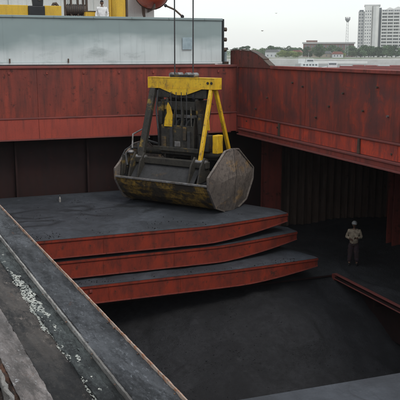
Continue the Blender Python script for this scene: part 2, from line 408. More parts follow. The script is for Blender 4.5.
# ------------------------------------------------------------------ hatch coamings
def far_coaming():
    e = empty('hatch_coaming', (XC, YC, 8.58), 0, 'straight faded red steel coaming across the far end of the hold, under the white cover', 'coaming')
    X0 = -1.2 - XC
    def B(name, x0, x1, y0, y1, z0, z1, m, bev=0):
        return MB().box(x0 - 0, x1, y0, y1, z0 - 8.58, z1 - 8.58).build(name, M[m], e, bevel=bev)
    # upper plating in three welded strakes
    xs = [X0, -8.6, -4.1, 0]
    for a, b in zip(xs, xs[1:]):
        def buckle(x, q, s_): return .020 * math.sin(math.pi * (x / .73)) ** 2 * (.5 + noise.noise((x * .6, q, s_))) + .018 * noise.noise((x * .4, q * .9, s_)) + .006 * noise.noise((x * 2, q * 2, s_))
        m = MB(); m.grid(a + .005, b - .005, .89, 2.79, 70, 16, lambda x, q: (x, .004 + buckle(x, q, 1), q)); m.build('plate', M['red_far'], e, smooth=True)
        m = MB(); m.grid(a + .005, b - .005, .04, .83, 70, 8, lambda x, q: (x, -.030 + buckle(x, q, 7), q)); m.build('lower_plate', M['red_strip'], e, smooth=True)
    B('backing', X0, 0, .06, .08, 8.6, 11.368, 'red_dim')
    B('seam_ledge', X0, -.04, -.06, .028, 9.405, 9.465, 'flange', .01)
    B('top_bar', X0, .2, -.05, .42, 11.37, 11.47, 'flange', .012)
    B('bottom_flange', X0, -.3, -.035, .35, 8.56, 8.615, 'flange', .01)
    for i in range(9):
        x = -.9 - i * 1.46
        MB().box(x - .04, x + .04, -.03, -.002, 11.14 - 8.58, 11.24 - 8.58).build('lug', M['red_dim'], e, bevel=.01)
        b_ = MB().prism([(.05, 0), (.38, 2.7), (.05, 2.7)], 'x', x - .01, x + .01); b_.build('stay', M['red_dim'], e)
far_coaming()
props(MB().box(XC - .05, XC + .10, YC - .075, YC + .06, 8.57, 11.365).build('corner_post', M['red_side'], bevel=.01), 'narrow dark red steel post closing the corner between the two coamings', 'post')

def side_coaming():
    e = empty('hatch_coaming', (XC, YC, 8.55), 0, 'dark red scuffed steel coaming along the right side of the hold', 'coaming')
    z = 8.55; N = 220
    Yn = Y0 - YC
    def wav(y, zz): return .018 * math.sin(math.pi * y / .8) ** 2 * (.5 + noise.noise((y * .5, zz, 2))) + .020 * noise.noise((y * .55, zz * .7, 3)) + .006 * noise.noise((y * 2.3, zz * 2, 7))
    ys = [Yn, -28, -22.5, -17.2, -11.6, -5.9, 0]
    for a, b in zip(ys, ys[1:]):
        m = MB(); m.grid(a + .006, b - .006, 9.36 - z, 11.36 - z, 26, 9, lambda y, q: (.03 + wav(y, q), y, q))
        m.build('plate', M['red_side'], e, smooth=True)
        m = MB(); m.grid(a + .006, b - .006, 8.80 - z, 9.28 - z, 26, 4, lambda y, q: (-.01 + wav(y, q), y, q))
        m.build('lower_plate', M['red_side_strip'], e, smooth=True)
    MB().box(.09, .11, Yn, 0, .1, 2.86).build('backing', M['red_dim'], e)
    MB().box(-.06, .06, Yn, -.07, 9.29 - z, 9.35 - z).build('seam_ledge', M['flange'], e, bevel=.012)
    MB().box(-.05, .42, Yn, -3.2, 11.352 - z, 11.465 - z).build('top_bar', M['red_dim'], e, bevel=.012)
    MB().box(.02, .42, -3.198, -.06, 11.352 - z, 11.465 - z).build('top_bar', M['red_dim'], e, bevel=.012)
    # the hatch-side girder under the coaming: lip, face and bottom flange
    MB().box(-.16, .06, Yn, -.4, 8.72 - z, 8.785 - z).build('lip', M['flange'], e, bevel=.012)
    MB().box(-.11, -.08, Yn, -.4, 8.56 - z, 8.715 - z).build('girder_web', M['red_dim'], e)
    MB().box(-.2, .3, Yn, -.4, 8.50 - z, 8.555 - z).build('bottom_flange', M['flange'], e, bevel=.01)
    for y in (-4.05, -9.6, -15.2):
        MB().box(-.075, -.012, y - .05, y + .05, 8.80 - z, 9.285 - z).build('bracket', M['machine'], e, bevel=.008)
    random.seed(11)
    for i in range(22):
        y = -1.0 - i * .95 + random.uniform(-.2, .2); zz = random.choice([2.2, 1.6, 2.4, 1.15, .5]) + random.uniform(-.1, .1)
        m = MB(); m.cyl((-.035, y, zz), (.03, y, zz), .035, 8); m.build('bolt', M['machine'], e)
    m = MB(); m.cyl((-.03, -11.0, 1.55), (.03, -11.0, 1.55), .035, 10)
    m.build('bolt', M['steel_edge'], e, label='pale worn bolt head')
side_coaming()

# raised end plate on top of the right coaming near the corner
e = empty('end_bracket', (XC, 30.6, 11.47), 0, 'dark red curved steel plate rising above the coaming corner beside the white cover', 'bracket')
prof = [(.1, 0), (.1, .60), (-1.1, .61), (-1.9, .57), (-2.6, .42), (-3.2, .22), (-3.75, .0)]
MB().prism([(.1, -.1), (.1, .60), (-1.1, .61), (-1.9, .57), (-2.6, .42), (-3.2, .22), (-3.75, .0), (-3.75, -.1)], 'x', -.03, .015).build('side_plate', M['bracket_grime'], e)
m = MB()
for a, b in zip(prof[1:], prof[2:]):
    m.face([(-.05, a[0], a[1] + .012), (.2, a[0], a[1] + .012), (.2, b[0], b[1] + .012), (-.05, b[0], b[1] + .012)])
o = m.build('top_flange', M['machine'], e); s_ = o.modifiers.new('s', 'SOLIDIFY'); s_.thickness = .03
MB().prism(prof, 'x', .15, .18).build('outer_plate', M['red_dim'], e)
for y in (-.4, -1.4, -2.4):
    MB().box(.017, .148, y - .01, y + .01, .01, .36).build('rib', M['red_dim'], e)

# ------------------------------------------------------------------ white hatch cover standing at the far end
def cover():
    e = empty('hatch_cover', (12.94, 30.45, 11.48), 0, 'pale grey blue hatch cover standing upright on the far coaming', 'hatch cover')
    X0 = -14.4; H = 1.93
    def dent(x, z_): return .03 * noise.noise((x * .5, z_ * .9, 1)) + .012 * noise.noise((x * 1.7, z_ * 2, 4))
    xs = [X0, -9.2, -4.55, 0]
    for a, b in zip(xs, xs[1:]):
        m = MB(); m.grid(a + .001, b - .001, .12, H - .1, 60, 16, lambda x, q: (x, -dent(x, q), q))
        m.build('skin_plate', M['white_cover'], e, smooth=True)
    MB().box(X0, 0, .05, .6, .1, H - .1).build('core', M['white_cover'], e)
    MB().box(X0, .02, -.05, .62, H - .095, H).build('top_rail', M['white_cover'], e, bevel=.015)
    MB().box(X0, .02, -.05, .62, .02, .11).build('bottom_rail', M['white_cover'], e, bevel=.015)
    MB().box(-1.82, -1.38, -.045, -.035, .62, 1.12).build('patch_plate', M['cover_patch'], e, bevel=.004)
    MB().box(.022, .12, .0, .55, .0, H - .02).build('rubber_seal', M['seal'], e, bevel=.02)
    for k in (.62, 1.05, 1.48):
        m = MB(); m.cyl((.12, .2, k), (.30, .2, k), .085, 14); r = m.build('roller', M['machine'], e)
    for k in range(9):
        x = X0 + .8 + k * 1.6
        MB().box(x - .02, x + .02, -.075, -.052, H - .08, H - .01).build('cleat', M['white_cover'], e)
    # thin pipe lugs on the bottom rail
    for x in (-12.1, -9.0, -6.7):
        m = MB(); m.cyl((x, -.08, .1), (x, -.08, .26), .03, 8); m.build('lug', M['machine'], e)
cover()
# second leaf of the folded cover behind it
e = empty('hatch_cover', (12.9, 31.5, 10.25), 0, 'second folded hatch cover leaf hidden behind the pale upright one', 'hatch cover')
MB().box(-14.4, 0, 0, .5, 0, 3.0).build('leaf', M['white_cover'], e, bevel=.02)

# small dark bollard-like post beside the cover end
e = empty('cover_stopper', (13.30, 30.9, 11.47), 0, 'dark stopper post with pale core standing between white cover and red bracket', 'post')
m = MB(); m.box(-.1, .12, -.12, .12, 0, .12); m.build('base', M['machine'], e, bevel=.01)
m = MB(); m.cyl((0, 0, .12), (0, 0, .62), .07, 12); m.build('stem', M['cover_patch'], e)
m = MB(); m.cyl((0, 0, .62), (0, 0, .72), .12, 12); m.build('cap', M['black'], e)

# ------------------------------------------------------------------ pontoons (tween deck covers) stacked in the hold
PG = 'red pontoon hatch panels stacked in the hold'
def pontoon(x0, x1, yf, yb, zt, th, taper, label, name_seed=0, rz=0, tail=.30, ridge=True, bend=0, slant=.45):
    """bend: how far the front edge swings back at the right end; slant: how far the right end leans left towards the back"""
    e = empty('pontoon_cover', (x1, yf, zt - th), rz, label, 'hatch panel', PG)
    L = x1 - x0; D = yb - yf; n = 18
    def fy(x):                                    # front edge in plan
        t = max(0, min(1, (x + 3.6) / 3.6)); return bend * t ** 1.25
    def bot(x):
        t = max(0, min(1, (x + taper) / taper)); return (th - tail) * t ** 1.5
    xs_ = [-L] + [-L + (L - 3.7) * k / 6 for k in range(1, 6)] + [-3.7 + 3.7 * k / n for k in range(n + 1)]
    front = [(x, fy(x)) for x in xs_]
    corner = [(.0, bend + .0), (.05, bend + .08), (.04, bend + .22)]
    plan = front + corner[1:] + [(-slant * (D - bend), D), (-L, D)]
    m = MB()
    tv = [m.bm.verts.new((x, y, th)) for x, y in plan]; bv = [m.bm.verts.new((x, y, bot(x))) for x, y in plan]
    k_ = len(plan)
    for i in range(k_): m.bm.faces.new((tv[i], tv[(i + 1) % k_], bv[(i + 1) % k_], bv[i]))
    m.bm.faces.new(tv[::-1]); fb_ = m.bm.faces.new(bv); bmesh.ops.triangulate(m.bm, faces=[fb_])
    m.build('body', M['red_pontoon'], e, bevel=.015)
    m = MB()
    for a, b in zip(front, front[1:]): m.bar((a[0], a[1] - .02, th - .035), (b[0] + .002, b[1] - .02, th - .035), .035, .075)
    m.build('top_flange', M['red_pontoon'], e)
    m = MB()
    for a, b in zip(front, front[1:]):
        if b[0] < .3: m.bar((a[0], a[1] - .012, bot(a[0]) + .02), (b[0], b[1] - .012, bot(b[0]) + .02), .022, .035)
    m.build('bottom_flange', M['red_dim'], e)
    x = -L + 1.0
    while x < -taper - .2:
        MB().box(x - .008, x + .008, -.014, -.003, .06, th - .09).build('weld_seam', M['red_pontoon'], e); x += 2.45
    random.seed(name_seed)
    for x in ((-L + 5.3,) if name_seed == 9 else ()):
        y = fy(x)
        MB().box(x - .05, x + .05, y - .05, y - .004, th - .21, th - .11).build('lug', M['red_dim'], e, bevel=.01)
    # coal dust on top, a thin uneven layer with drag marks
    s = name_seed
    arcs = [] if True else [(-9.6, 4.6, 1.2, .5), (-8.9, 5.3, 1.0, .45), (-6.6, 5.0, .9, 2), (-5.6, 5.3, 1.5, 1), (-10.5, 5.6, .8, 1)] if ridge else []
    def f(u, v):
        y0 = fy(-L * (1 - u)); xr = -slant * max(0, v * D - bend) * 1.0
        x = -L + (L + xr - .01) * u
        y = fy(x) - .03 + (D - fy(x) + .02) * v
        edge = min(x + L, (xr - x), y - fy(x), D - y)
        a = min(1, max(0, edge / .3))
        h = .012 + .035 * (noise.fractal((x * .5 + s, y * .5, s), .8, 2, 4) + .4) + .010 * noise.noise((x * 4, y * 4, s))
        for cx, cy, r, q in arcs:
            d = math.hypot((x - cx) * .75, (y - cy) * 1.3) - r
            w_ = .6 + .5 * noise.noise((x * 2, y * 2, q))
            h += .075 * math.exp(-(d / .11) ** 2) * w_ - .03 * math.exp(-((d - .25) / .12) ** 2) * w_
        return (x, y, th + .014 + max(.0, h) * a)
    m = MB(); m.grid(0, 1, 0, 1, 170, 100, f)
    m.build('dust_layer', M['coal_marked'] if ridge else M['coal_dust'], e, smooth=True)
    return e
pontoon(-.2, 12.85, 23.1, 30.7, 6.17, .62, 3.4, 'topmost of the three red panels, dusted with coal and carrying the grab', 1, bend=.85)
pontoon(-.2, 13.3, 23.18, 30.6, 5.42, .60, 3.4, 'middle one of the three stacked red panels below the grab', 5, ridge=False, bend=.85)
pontoon(-.2, 13.5, 22.55, 30.6, 4.70, .60, 3.0, 'lowest red panel of the far stack, its dusty front sticking out over the coal', 9, ridge=False, bend=.25, slant=.3)
# timber/steel spacers between the layers
for z0, z1, y, lab in ((4.71, 4.80, 23.9, 'short dark spacer beam between lowest and middle panel'), (5.44, 5.53, 24.1, 'short dark spacer beam between middle and top panel'), (TW + .02, 4.06, 23.6, 'dark spacer beam under the lowest red panel')):
    for x in (1.5, 9.0):
        o = MB().box(x - .15, x + .15, y, y + 5.8, z0, z1).build('spacer_beam', M['machine'], bevel=.01, label=lab, cat='beam', group='spacer beams under the red panels')
# near stack (its top shows at the bottom right)
for k, (z, dx, dy) in enumerate(((6.2, 0, 0), (5.45, .1, -.12), (4.7, -.06, -.1))):
    lab = ['dusty grey panel top in the bottom right corner, uppermost of the near stack', 'middle panel of the near stack, under the dusty grey one', 'bottom panel of the near stack'][k]
    e = pontoon(.4, 13.2, 0, 7.6, z, .6, .8, lab, 20 + k, rz=R(-1.5), ridge=False, slant=0)
    e.location = (13.2 + dx, 2.95 + dy, z - .6)

# ------------------------------------------------------------------ coal
def pile_h(x, y):
    t = (y - 15) / 9.0
    h = 1.15 + 2.55 * max(0, min(1.15, t)) ** 1.05
    h -= .55 * max(0, (x - 12.6) / 2) * (1 - max(0, min(1, (y - 19) / 4.5)))
    h -= .16 * max(0, 9.5 - x) ** 1.25
    h += .35 * math.exp(-((x - 11.5) / 2.2) ** 2 - ((y - 21.6) / 1.8) ** 2)
    h += .26 * noise.fractal((x * .35, y * .35, 2), 1, 2, 4) + .05 * noise.noise((x * 1.4, y * .35, 6))
    for cx, cy, r_, q in ((8.5, 19.0, 2.0, .16), (11.8, 18.2, 2.4, .18), (10.0, 21.8, 1.6, .12)):   # scars left by the grab
        d_ = math.hypot(x - cx, (y - cy) * 1.3) - r_
        h += q * (math.exp(-(d_ / .28) ** 2) - .8 * math.exp(-((d_ + .6) / .45) ** 2)) * (.5 + noise.noise((x * .6, y * .6, cx)))
    h += .045 * noise.noise((x * 3, y * 3, 4)) + .02 * noise.noise((x * 9, y * 9, 4))
    return h
def pile(x, y):
    h = pile_h(x, y)
    cap = TW - .10 if (x > LX - .2 or y > LY) else 9
    return (x, y, min(h, cap))
m = MB(); m.grid(HX0 + .4, 21.9, -11, 30.8, 300, 380, pile)
pileo = m.build('coal_heap', M['coal'], smooth=True, label='black coal heaped in the lower hold below the red panels', cat='coal', kind='stuff')
random.seed(5)
PV, PF_ = [], []
def lump(x, y, z, r):
    rot = Matrix.Rotation(random.random() * 6, 3, Vector((random.random(), random.random(), random.random() + .01)).normalized())
    sx, sy, sz = (r * random.uniform(.7, 1.6) for _ in range(3)); b = len(PV)
    for c_ in ((-1, -1, -.6), (1, -.7, -1), (.8, 1, -.8), (-.9, .8, -1), (-.7, -1, 1), (1, -1, .6), (.7, .9, 1), (-1, .7, .8)):
        PV.append(rot @ Vector((c_[0] * sx, c_[1] * sy, c_[2] * sz)) + Vector((x, y, z)))
    for f in ((3, 2, 1, 0), (4, 5, 6, 7), (0, 1, 5, 4), (1, 2, 6, 5), (2, 3, 7, 6), (3, 0, 4, 7)): PF_.append(tuple(b + q for q in f))
n_ = 0
while n_ < 2600:
    x = random.uniform(4, 14.3); y = random.uniform(13.5, 23.9)
    if noise.noise((x * 1.1, y * .35, 8)) + .5 * noise.noise((x * 3, y * 2, 3)) < random.uniform(-.25, .30): continue
    lump(x, y, pile_h(x, y), random.choice([.006, .007, .008, .010, .012, .016])); n_ += 1
me_ = bpy.data.meshes.new('coal_lumps'); me_.from_pydata(PV, [], PF_); me_.materials.append(M['coal'])
o = bpy.data.objects.new('coal_lumps', me_); col.objects.link(o)
props(o, 'loose coal lumps scattered over the heap', 'coal', kind='stuff')
# crumbs of coal lying on the panel tops
PV, PF_ = [], []
for k in range(900):
    x = random.uniform(1.5, 11.8); y = random.uniform(23.25, 29.8) if random.random() < .6 else 23.2 + abs(random.gauss(0, .5))
    if noise.noise((x * .9, y * .9, 12)) < random.uniform(-.2, .25) or x > 10 and y < 24.2: continue
    lump(x, y, 6.215, random.choice([.005, .006, .008, .010, .014]))
for k in range(260):
    x = random.uniform(2, 12.6); lump(x, random.uniform(22.65, 23.15), 4.735, random.choice([.005, .007, .009, .013]))
me_ = bpy.data.meshes.new('coal_crumbs'); me_.from_pydata(PV, [], PF_); me_.materials.append(M['coal'])
o = bpy.data.objects.new('coal_crumbs', me_); col.objects.link(o)
props(o, 'small coal crumbs strewn on the dusty panel tops', 'coal', kind='stuff')
# spilled coal on the tween deck where the worker stands
def spill(x, y):
    h = TW + .03 + .10 * max(0, noise.fractal((x * .6, y * .6, 9), 1, 2, 4) + .25) + .02 * noise.noise((x * 6, y * 6, 1))
    h += .30 * math.exp(-((x - 14.3) / .9) ** 2 - ((y - 25.6) / 1.6) ** 2)
    h += .30 * math.exp(-((x - 19.5) / 1.6) ** 2) * (.6 + .6 * noise.noise((y * .5, 3, 3)))
    h += .06 * math.exp(-((math.hypot(x - 17.2, (y - 22.5) * .8) - 2.4) / .15) ** 2)
    d = min(1, max(0, (x - LX - .13) / .25)) if y < LY + .05 else 1
    return (x, y, TW + .004 + (h - TW - .004) * d)
m = MB(); m.grid(LX + .14, HX1 - .22, -10, 30.95, 90, 260, spill)
m.build('spilled_coal', M['coal_floor'], smooth=True, label='black coal spilled over the tween deck round the worker', cat='coal', kind='stuff')
m = MB(); m.grid(12.0, LX + .14, LY + .05, 30.3, 30, 80, spill)
m.build('spilled_coal', M['coal_floor'], smooth=True, label='coal spilled at the corner between panel stack and pillar', cat='coal', kind='stuff')

# ------------------------------------------------------------------ near coaming (the rail in the foreground)
def near_rail():
    # local frame: y along the rail, x across (0 = inboard rim), z up from the coaming top
    a = Vector((.39, 1.05)); b = Vector((.30, 2.77)); d = (b - a).normalized()
    ang = math.atan2(-d.x, d.y)
    s = a - d * 0
    e = empty('coaming_rail', (a.x, a.y, 11.45), ang, 'worn grey steel coaming top with peeling paint in the near left foreground', 'coaming')
    Y1, Y2 = -2.5, 24.0
    # station spacing finer near the camera
    ys = []
    y = Y1
    while y < Y2:
        ys.append(y); dist = abs(y + 1.05)
        y += .006 if -.4 < y < 1.4 else (.014 if -.7 < y < 3.5 else .12)
    ys.append(Y2)
    def strip(name, x0, x1, z0, z1, nx, mat, rough, edge=0, seed=0, thick=None):
        m = MB(); rows = []
        for y in ys:
            row = []
            for i in range(nx + 1):
                t = i / nx; x = x0 + (x1 - x0) * t; z = z0 + (z1 - z0) * t
                h = rough * (noise.noise((x * 60, y * 28, seed)) + .6 * noise.noise((x * 160, y * 90, seed)))
                h += rough * 1.2 * noise.noise((x * 12, y * 5, seed + 3))
                ex = 0
                if i in (0, nx): ex = edge * (noise.noise((y * 40, seed, 1)) + .8 * noise.noise((y * 110, seed, i)))
                row.append(m.bm.verts.new((x + ex, y, z + h)))
            # skirt down on both sides gives the strip its thickness
            if thick:
                row = [m.bm.verts.new((row[0].co.x, y, row[0].co.z - thick))] + row + [m.bm.verts.new((row[-1].co.x, y, row[-1].co.z - thick))]
            rows.append(row)
        for r0, r1 in zip(rows, rows[1:]):
            for i in range(len(r0) - 1): m.bm.faces.new((r0[i], r0[i + 1], r1[i + 1], r1[i]))
        return m.build(name, M[mat], e, smooth=False)
    strip('inner_rim', -.0025, .002, .002, .0, 3, 'rust_edge', .0009, .0007, 1, .03)
    strip('channel', -.078, -.0026, -.009, -.0045, 20, 'rail_channel', .0022, 0, 2)
    strip('dark_line', -.079, -.070, -.0080, -.0080, 5, 'rail_dark', .0014, .0012, 31)  # narrow near-black strip in the channel, along the ridge bar
    strip('ridge_bar', -.0830, -.0790, .0, .0, 3, 'rail_ridge', .0007, .0006, 3, .018)
    strip('gap_strip', -.098, -.084, -.009, -.010, 5, 'rail_gasket', .0022, 0, 14)
    strip('gasket_bed', -.126, -.098, -.009, -.008, 10, 'rail_gasket', .0036, .0016, 4, .010)
    strip('flat_plate', -.190, -.126, -.012, -.012, 22, 'rail_flat', .0014, 0, 5)
    strip('pale_strip', -.242, -.190, -.006, -.0118, 14, 'rail_pale', .0026, .0012, 6, .002)
    strip('outer_edge', -.252, -.238, -.011, -.010, 6, 'rail_rust', .0045, 0, 7, .012)
    strip('outer_lip', -.260, -.252, -.001, -.001, 3, 'rail_ridge', .003, .0035, 8, .02)
    strip('outer_flange', -.40, -.260, -.02, -.018, 20, 'rail_rust', .006, 0, 9, .02)
    MB().box(-.012, -.0, Y1, Y2, -2.85, -.052).build('side_plate', M['red_side'], e)
    MB().box(-.395, -.38, Y1, Y2, -1.25, -.055).build('outer_plate', M['super_white'], e)
    MB().box(-.30, -.013, Y1, Y2, -2.9, -2.85).build('bottom_flange', M['flange'], e)
    # peeling white paint: a cracked skin left standing in ragged islands, edges curled up
    def skin(name, xa, xb, ya, yb, zf, mask, mat, st=.0016, lift=.0012):
        m = MB(); nx = int((xb - xa) / st); ny = int((yb - ya) / (st * 1.6)); vs = {}
        def V(i, j):
            if (i, j) not in vs:
                x = xa + (i + .5 * noise.noise((i * .7, j * .7, 3))) * st; y = ya + (j + .5 * noise.noise((i * .7, j * .7, 9))) * st * 1.6
                cr = mask(x, y)
                z = zf(x, y) + .0006 + lift * (max(0, .25 - cr) * 4 if cr < .25 else 0) + .0006 * noise.noise((x * 400, y * 400, 0))
                vs[(i, j)] = m.bm.verts.new((x, y, z))
            return vs[(i, j)]
        for i in range(nx):
            for j in range(ny):
                if mask(xa + (i + .5) * st, ya + (j + .5) * st * 1.6) > 0: m.bm.faces.new((V(i, j), V(i + 1, j), V(i + 1, j + 1), V(i, j + 1)))
        return m.build(name, mat, e, kind='stuff')
    def mk(x, y):
        c_ = -.113 - .004 * noise.noise((y * 5, 2, 2)) - .004 * math.exp(-((y - .5) / .3) ** 2)
        env = .86 * math.exp(-((y - .50) / .26) ** 2) + 1.0 * math.exp(-((y - .10) / .065) ** 2) + .42 * math.exp(-((y - 1.1) / .45) ** 2) - .32
        w_ = 1 - (abs(x - c_) / .0115) ** 2
        return min(env + .40 * w_ - .36 + .66 * noise.fractal((x * 60, y * 26, 5), .6, 2.1, 5), .22 - noise.noise((x * 230, y * 120, 9)))
    skin('peeling_paint', -.142, -.096, -.35, 2.6, lambda x, y: -.0088 if x > -.126 else -.0116, mk, M['chip'], st=.0013, lift=.0)
    m = MB()
    for i in range(350):
        y = random.uniform(-.3, 2.2); x = random.choice([-.275, -.29, -.33, -.08, -.01]) + random.gauss(0, .008)
        zz = {True: -.010, False: -.004}[(-.075 < x < -.008) or x < -.26]
        if x > .0: continue
        r = random.uniform(.0008, .0028)
        m.ico((x, y, zz + (0.001 if zz < 0 else -.001)), r, 1, .3, (1, 1.4, .6))
    m.build('rust_crumbs', M['rail_rust'], e, kind='stuff')
near_rail()

# ------------------------------------------------------------------ clamshell grab
GX, GY, GZ, GA = 9.88, 26.88, 6.235, -.961
def grab():
    e = empty('clamshell_grab', (GX, GY, GZ), GA, 'yellow and black clamshell grab resting closed on the topmost red panel', 'grab')
    L = 2.10                                   # half length of the shells
    for sgn in (-1, 1):
        # curved bottom of one shell: from the cutting lip at v=0 out to the rim
        prof = [(0.0, .0), (.42, .02), (.86, .14), (1.22, .42), (1.5, .80), (1.59, 1.06)]
        m = MB()
        pr_ = [(sgn * v, h) for v, h in prof]; inn = [(sgn * (v * .965 + .0), h + .05) for v, h in prof]
        inn[-1] = (sgn * 1.53, 1.065); inn[0] = (sgn * .004, .07); pr_[0] = (sgn * .004, 0)
        m.prism(pr_ + inn[::-1], 'x', -L, L)
        s = m.build('shell', M['shell_low'], e, label='worn yellow curved shell plate')
        # end plates, polygon up to the hinge
        for u in (-L, L):
            ep = [(.03, -.02), (.50, .0), (1.10, .22), (1.58, .95), (1.60, 1.38), (.46, 2.22), (.03, 2.26)]
            m = MB(); so = 1 if u > 0 else -1
            def bu(v, h): return so * (.02 + .34 * max(0, 1 - v / .95) * (1 if v < .96 else 0) * min(1, (h + .35) / .9))
            pk = [(.012, 1.35, .36), (.62, 1.15, .20)]
            outer = [(v, h) for v, h in ep]
            ring = [m.bm.verts.new((u + so * (.02 + (.10 if v < .1 else 0)), sgn * v, h)) for v, h in outer]
            ringb = [m.bm.verts.new((u - so * .0, sgn * v, h)) for v, h in outer]
            c0 = m.bm.verts.new((u + so * .25, sgn * .03, 1.30)); c1 = m.bm.verts.new((u + so * .17, sgn * .80, 1.15)); c2 = m.bm.verts.new((u + so * .20, sgn * .32, .55))
            n_e = len(outer)
            loop_ = {0: c2, 1: c2, 2: c2, 3: c1, 4: c1, 5: c1, 6: c0}
            for q in range(n_e - 1):
                a_, b_ = loop_[q], loop_[q + 1]
                if a_ is b_: m.bm.faces.new((ring[q], ring[q + 1], a_))
                else: m.bm.faces.new((ring[q], ring[q + 1], b_, a_))
            m.bm.faces.new((ring[6], ring[0], c2, c0)); m.bm.faces.new((c0, c1, c2))
            for q in range(n_e): m.bm.faces.new((ring[q], ring[(q + 1) % n_e], ringb[(q + 1) % n_e], ringb[q]))
            m.bm.faces.new(ringb)
            m.build('end_plate', M['shell_end'], s, bevel=.02, label='bare scuffed grey brown end plate')
            m = MB()
            for a_, b_ in zip(ep[1:], ep[2:]): m.bar((u + so * .03, sgn * a_[0], a_[1]), (u + so * .03, sgn * b_[0], b_[1]), .09, .05)
            m.build('edge_bar', M['shell_end'], s, bevel=.01)
        # lip along the rim
        m = MB(); m.bar((-L, sgn * 1.60, 1.09), (L, sgn * 1.60, 1.09), .10, .07); m.build('rim_bar', M['steel_edge'] if sgn < 0 else M['grab_dark'], s, bevel=.01)
        # cutting lip
        m = MB(); m.box(-L - .06, L + .06, min(sgn * .005, sgn * .3), max(sgn * .005, sgn * .3), -.03, .012); m.build('cutting_lip', M['grab_dark'], s)
        # top deck plate of the shell: sloping back from rim to hinge side (open slot in the middle)
        m = MB()
        for (v0, h0, v1, h1) in ((1.50, 1.10, 1.02, 1.62),):
            m.prism([(sgn * v0, h0), (sgn * v1, h1), (sgn * (v1 - .03), h1 - .03), (sgn * (v0 - .03), h0 - .03)], 'x', -1.45, 1.45)
        m.build('back_plate', M['shell_dark'], s)
        # box beam that carries the arm feet
        m = MB(); m.bar((-1.75, sgn * 1.0, 1.74), (1.75, sgn * 1.0, 1.74), .26, .24); m.build('cross_beam', M['grab_dark'], s, bevel=.02)
        # lugs between rim and arm feet
        for u in (-1.52, -1.10, 1.22, 1.64):
            m = MB(); m.prism([(sgn * 1.56, 1.10), (sgn * 1.36, 1.72), (sgn * 1.10, 2.02), (sgn * .86, 1.92), (sgn * .74, 1.2)], 'x', u - .035, u + .035)
            m.build('arm_lug', M['grab_dark'], s, bevel=.01)
        # inner stiffeners
        for u in (-.9, 0, .9):
            m = MB(); m.prism([(sgn * 1.45, 1.05), (sgn * 1.15, .45), (sgn * .8, .2), (sgn * .9, .9), (sgn * 1.0, 1.6)], 'x', u - .02, u + .02); m.build('rib', M['shell_dark'], s)
        for u in (-1.31, 1.43):                # hinge pins at the arm feet
            m = MB(); m.cyl((u - .28, sgn * 1.05, 1.84), (u + .28, sgn * 1.05, 1.84), .085, 14); m.build('pin', M['steel_edge'], s)
    # main hinge shaft across the middle
    m = MB(); m.cyl((-2.0, 0, 1.95), (2.0, 0, 1.95), .13, 18); m.build('hinge_shaft', M['grab_dark'], e)
    for u in (-2.0, -.7, .7, 2.0):
        m = MB(); m.cyl((u - .06, 0, 1.95), (u + .06, 0, 1.95), .24, 18); m.build('hinge_boss', M['grab_dark'], e)
    # lower sheave block
    for u in (-.62, .62):
        m = MB(); m.prism([(-.42, 1.75), (.42, 1.75), (.36, 2.7), (.2, 3.35), (-.2, 3.35), (-.36, 2.7)], 'x', u - .03, u + .03); m.build('cheek_plate', M['grab_dark'], e, bevel=.01)
    for u in (-.42, -.18, .06, .30):
        m = MB(); m.cyl((u, 0, 2.85), (u + .09, 0, 2.85), .42, 22); m.build('sheave', M['shell_dark'], e)
    m = MB(); m.box(-.75, .75, -.46, -.40, 1.95, 3.05); m.build('guard_plate', M['grab_dark'], e, bevel=.01)
    m = MB(); m.prism([(-.58, 3.0), (-.22, 3.0), (-.20, 3.45), (-.28, 3.72), (-.40, 3.90), (-.46, 3.72), (-.44, 3.5), (-.54, 3.3)], 'y', -.50, -.46); m.build('rope_guard', M['yellow'], e)
    m = MB(); m.prism([(1.0, 2.9), (1.22, 2.9), (1.16, 3.55), (1.02, 3.5)], 'y', -.1, -.06); m.build('rope_guard', M['yellow'], e)
    m = MB(); m.box(-.75, .75, -.05, .05, 3.3, 3.42); m.build('tie_bar', M['steel_edge'], e, bevel=.01)
    # counterweight-like yellow box on the right shell
    m = MB(); m.box(1.60, 1.84, -.50, -.12, 2.1, 2.78); m.build('grease_box', M['yellow'], e, bevel=.03, label='small yellow box above the right end plate')
    m = MB(); m.box(1.58, 1.86, -.52, -.10, 2.02, 2.098); m.build('box_foot', M['grab_dark'], e)
    # head
    H0, H1 = 4.44, 4.80
    m = MB()
    for v in (-.19, .19):
        m.box(-1.50, 1.50, v - .025, v + .025, H0, H1)
    m.box(-1.50, 1.50, -.23, .23, H1 + .001, H1 + .03); m.box(-1.50, 1.50, -.23, .23, H0 - .03, H0 - .002)
    m.build('head_beam', M['yellow'], e, bevel=.008)
    for u in (-1.52, 1.52):
        m = MB(); m.box(u - .018, u + .018, -.23, .23, H0 - .03, H1 + .03); m.build('end_cap', M['yellow'], e)
    for sg in (-1, 1):
        m = MB(); m.prism([(-.95, H0 - .03), (.95, H0 - .03), (.62, H0 - .14), (.2, H0 - .27), (-.2, H0 - .27), (-.62, H0 - .14)], 'y', sg * .21 - .02, sg * .21 + .02)
        m.build('gusset', M['yellow'], e)
    m = MB(); m.box(-1.12, 1.12, -.16, .16, H0 - .38, H0 - .032); m.build('head_inner', M['grab_dark'], e, bevel=.02)
    for u in (1.22, 1.38):
        m = MB(); m.cyl((u, -.24, H0 + .2), (u, -.217, H0 + .2), .05, 10); m.build('bolt', M['grab_dark'], e)
    for u in (-.55, -.2, .15, .5):
        m = MB(); m.cyl((u, 0, H0 - .30), (u + .09, 0, H0 - .30), .19, 22); m.build('sheave', M['shell_dark'], e)
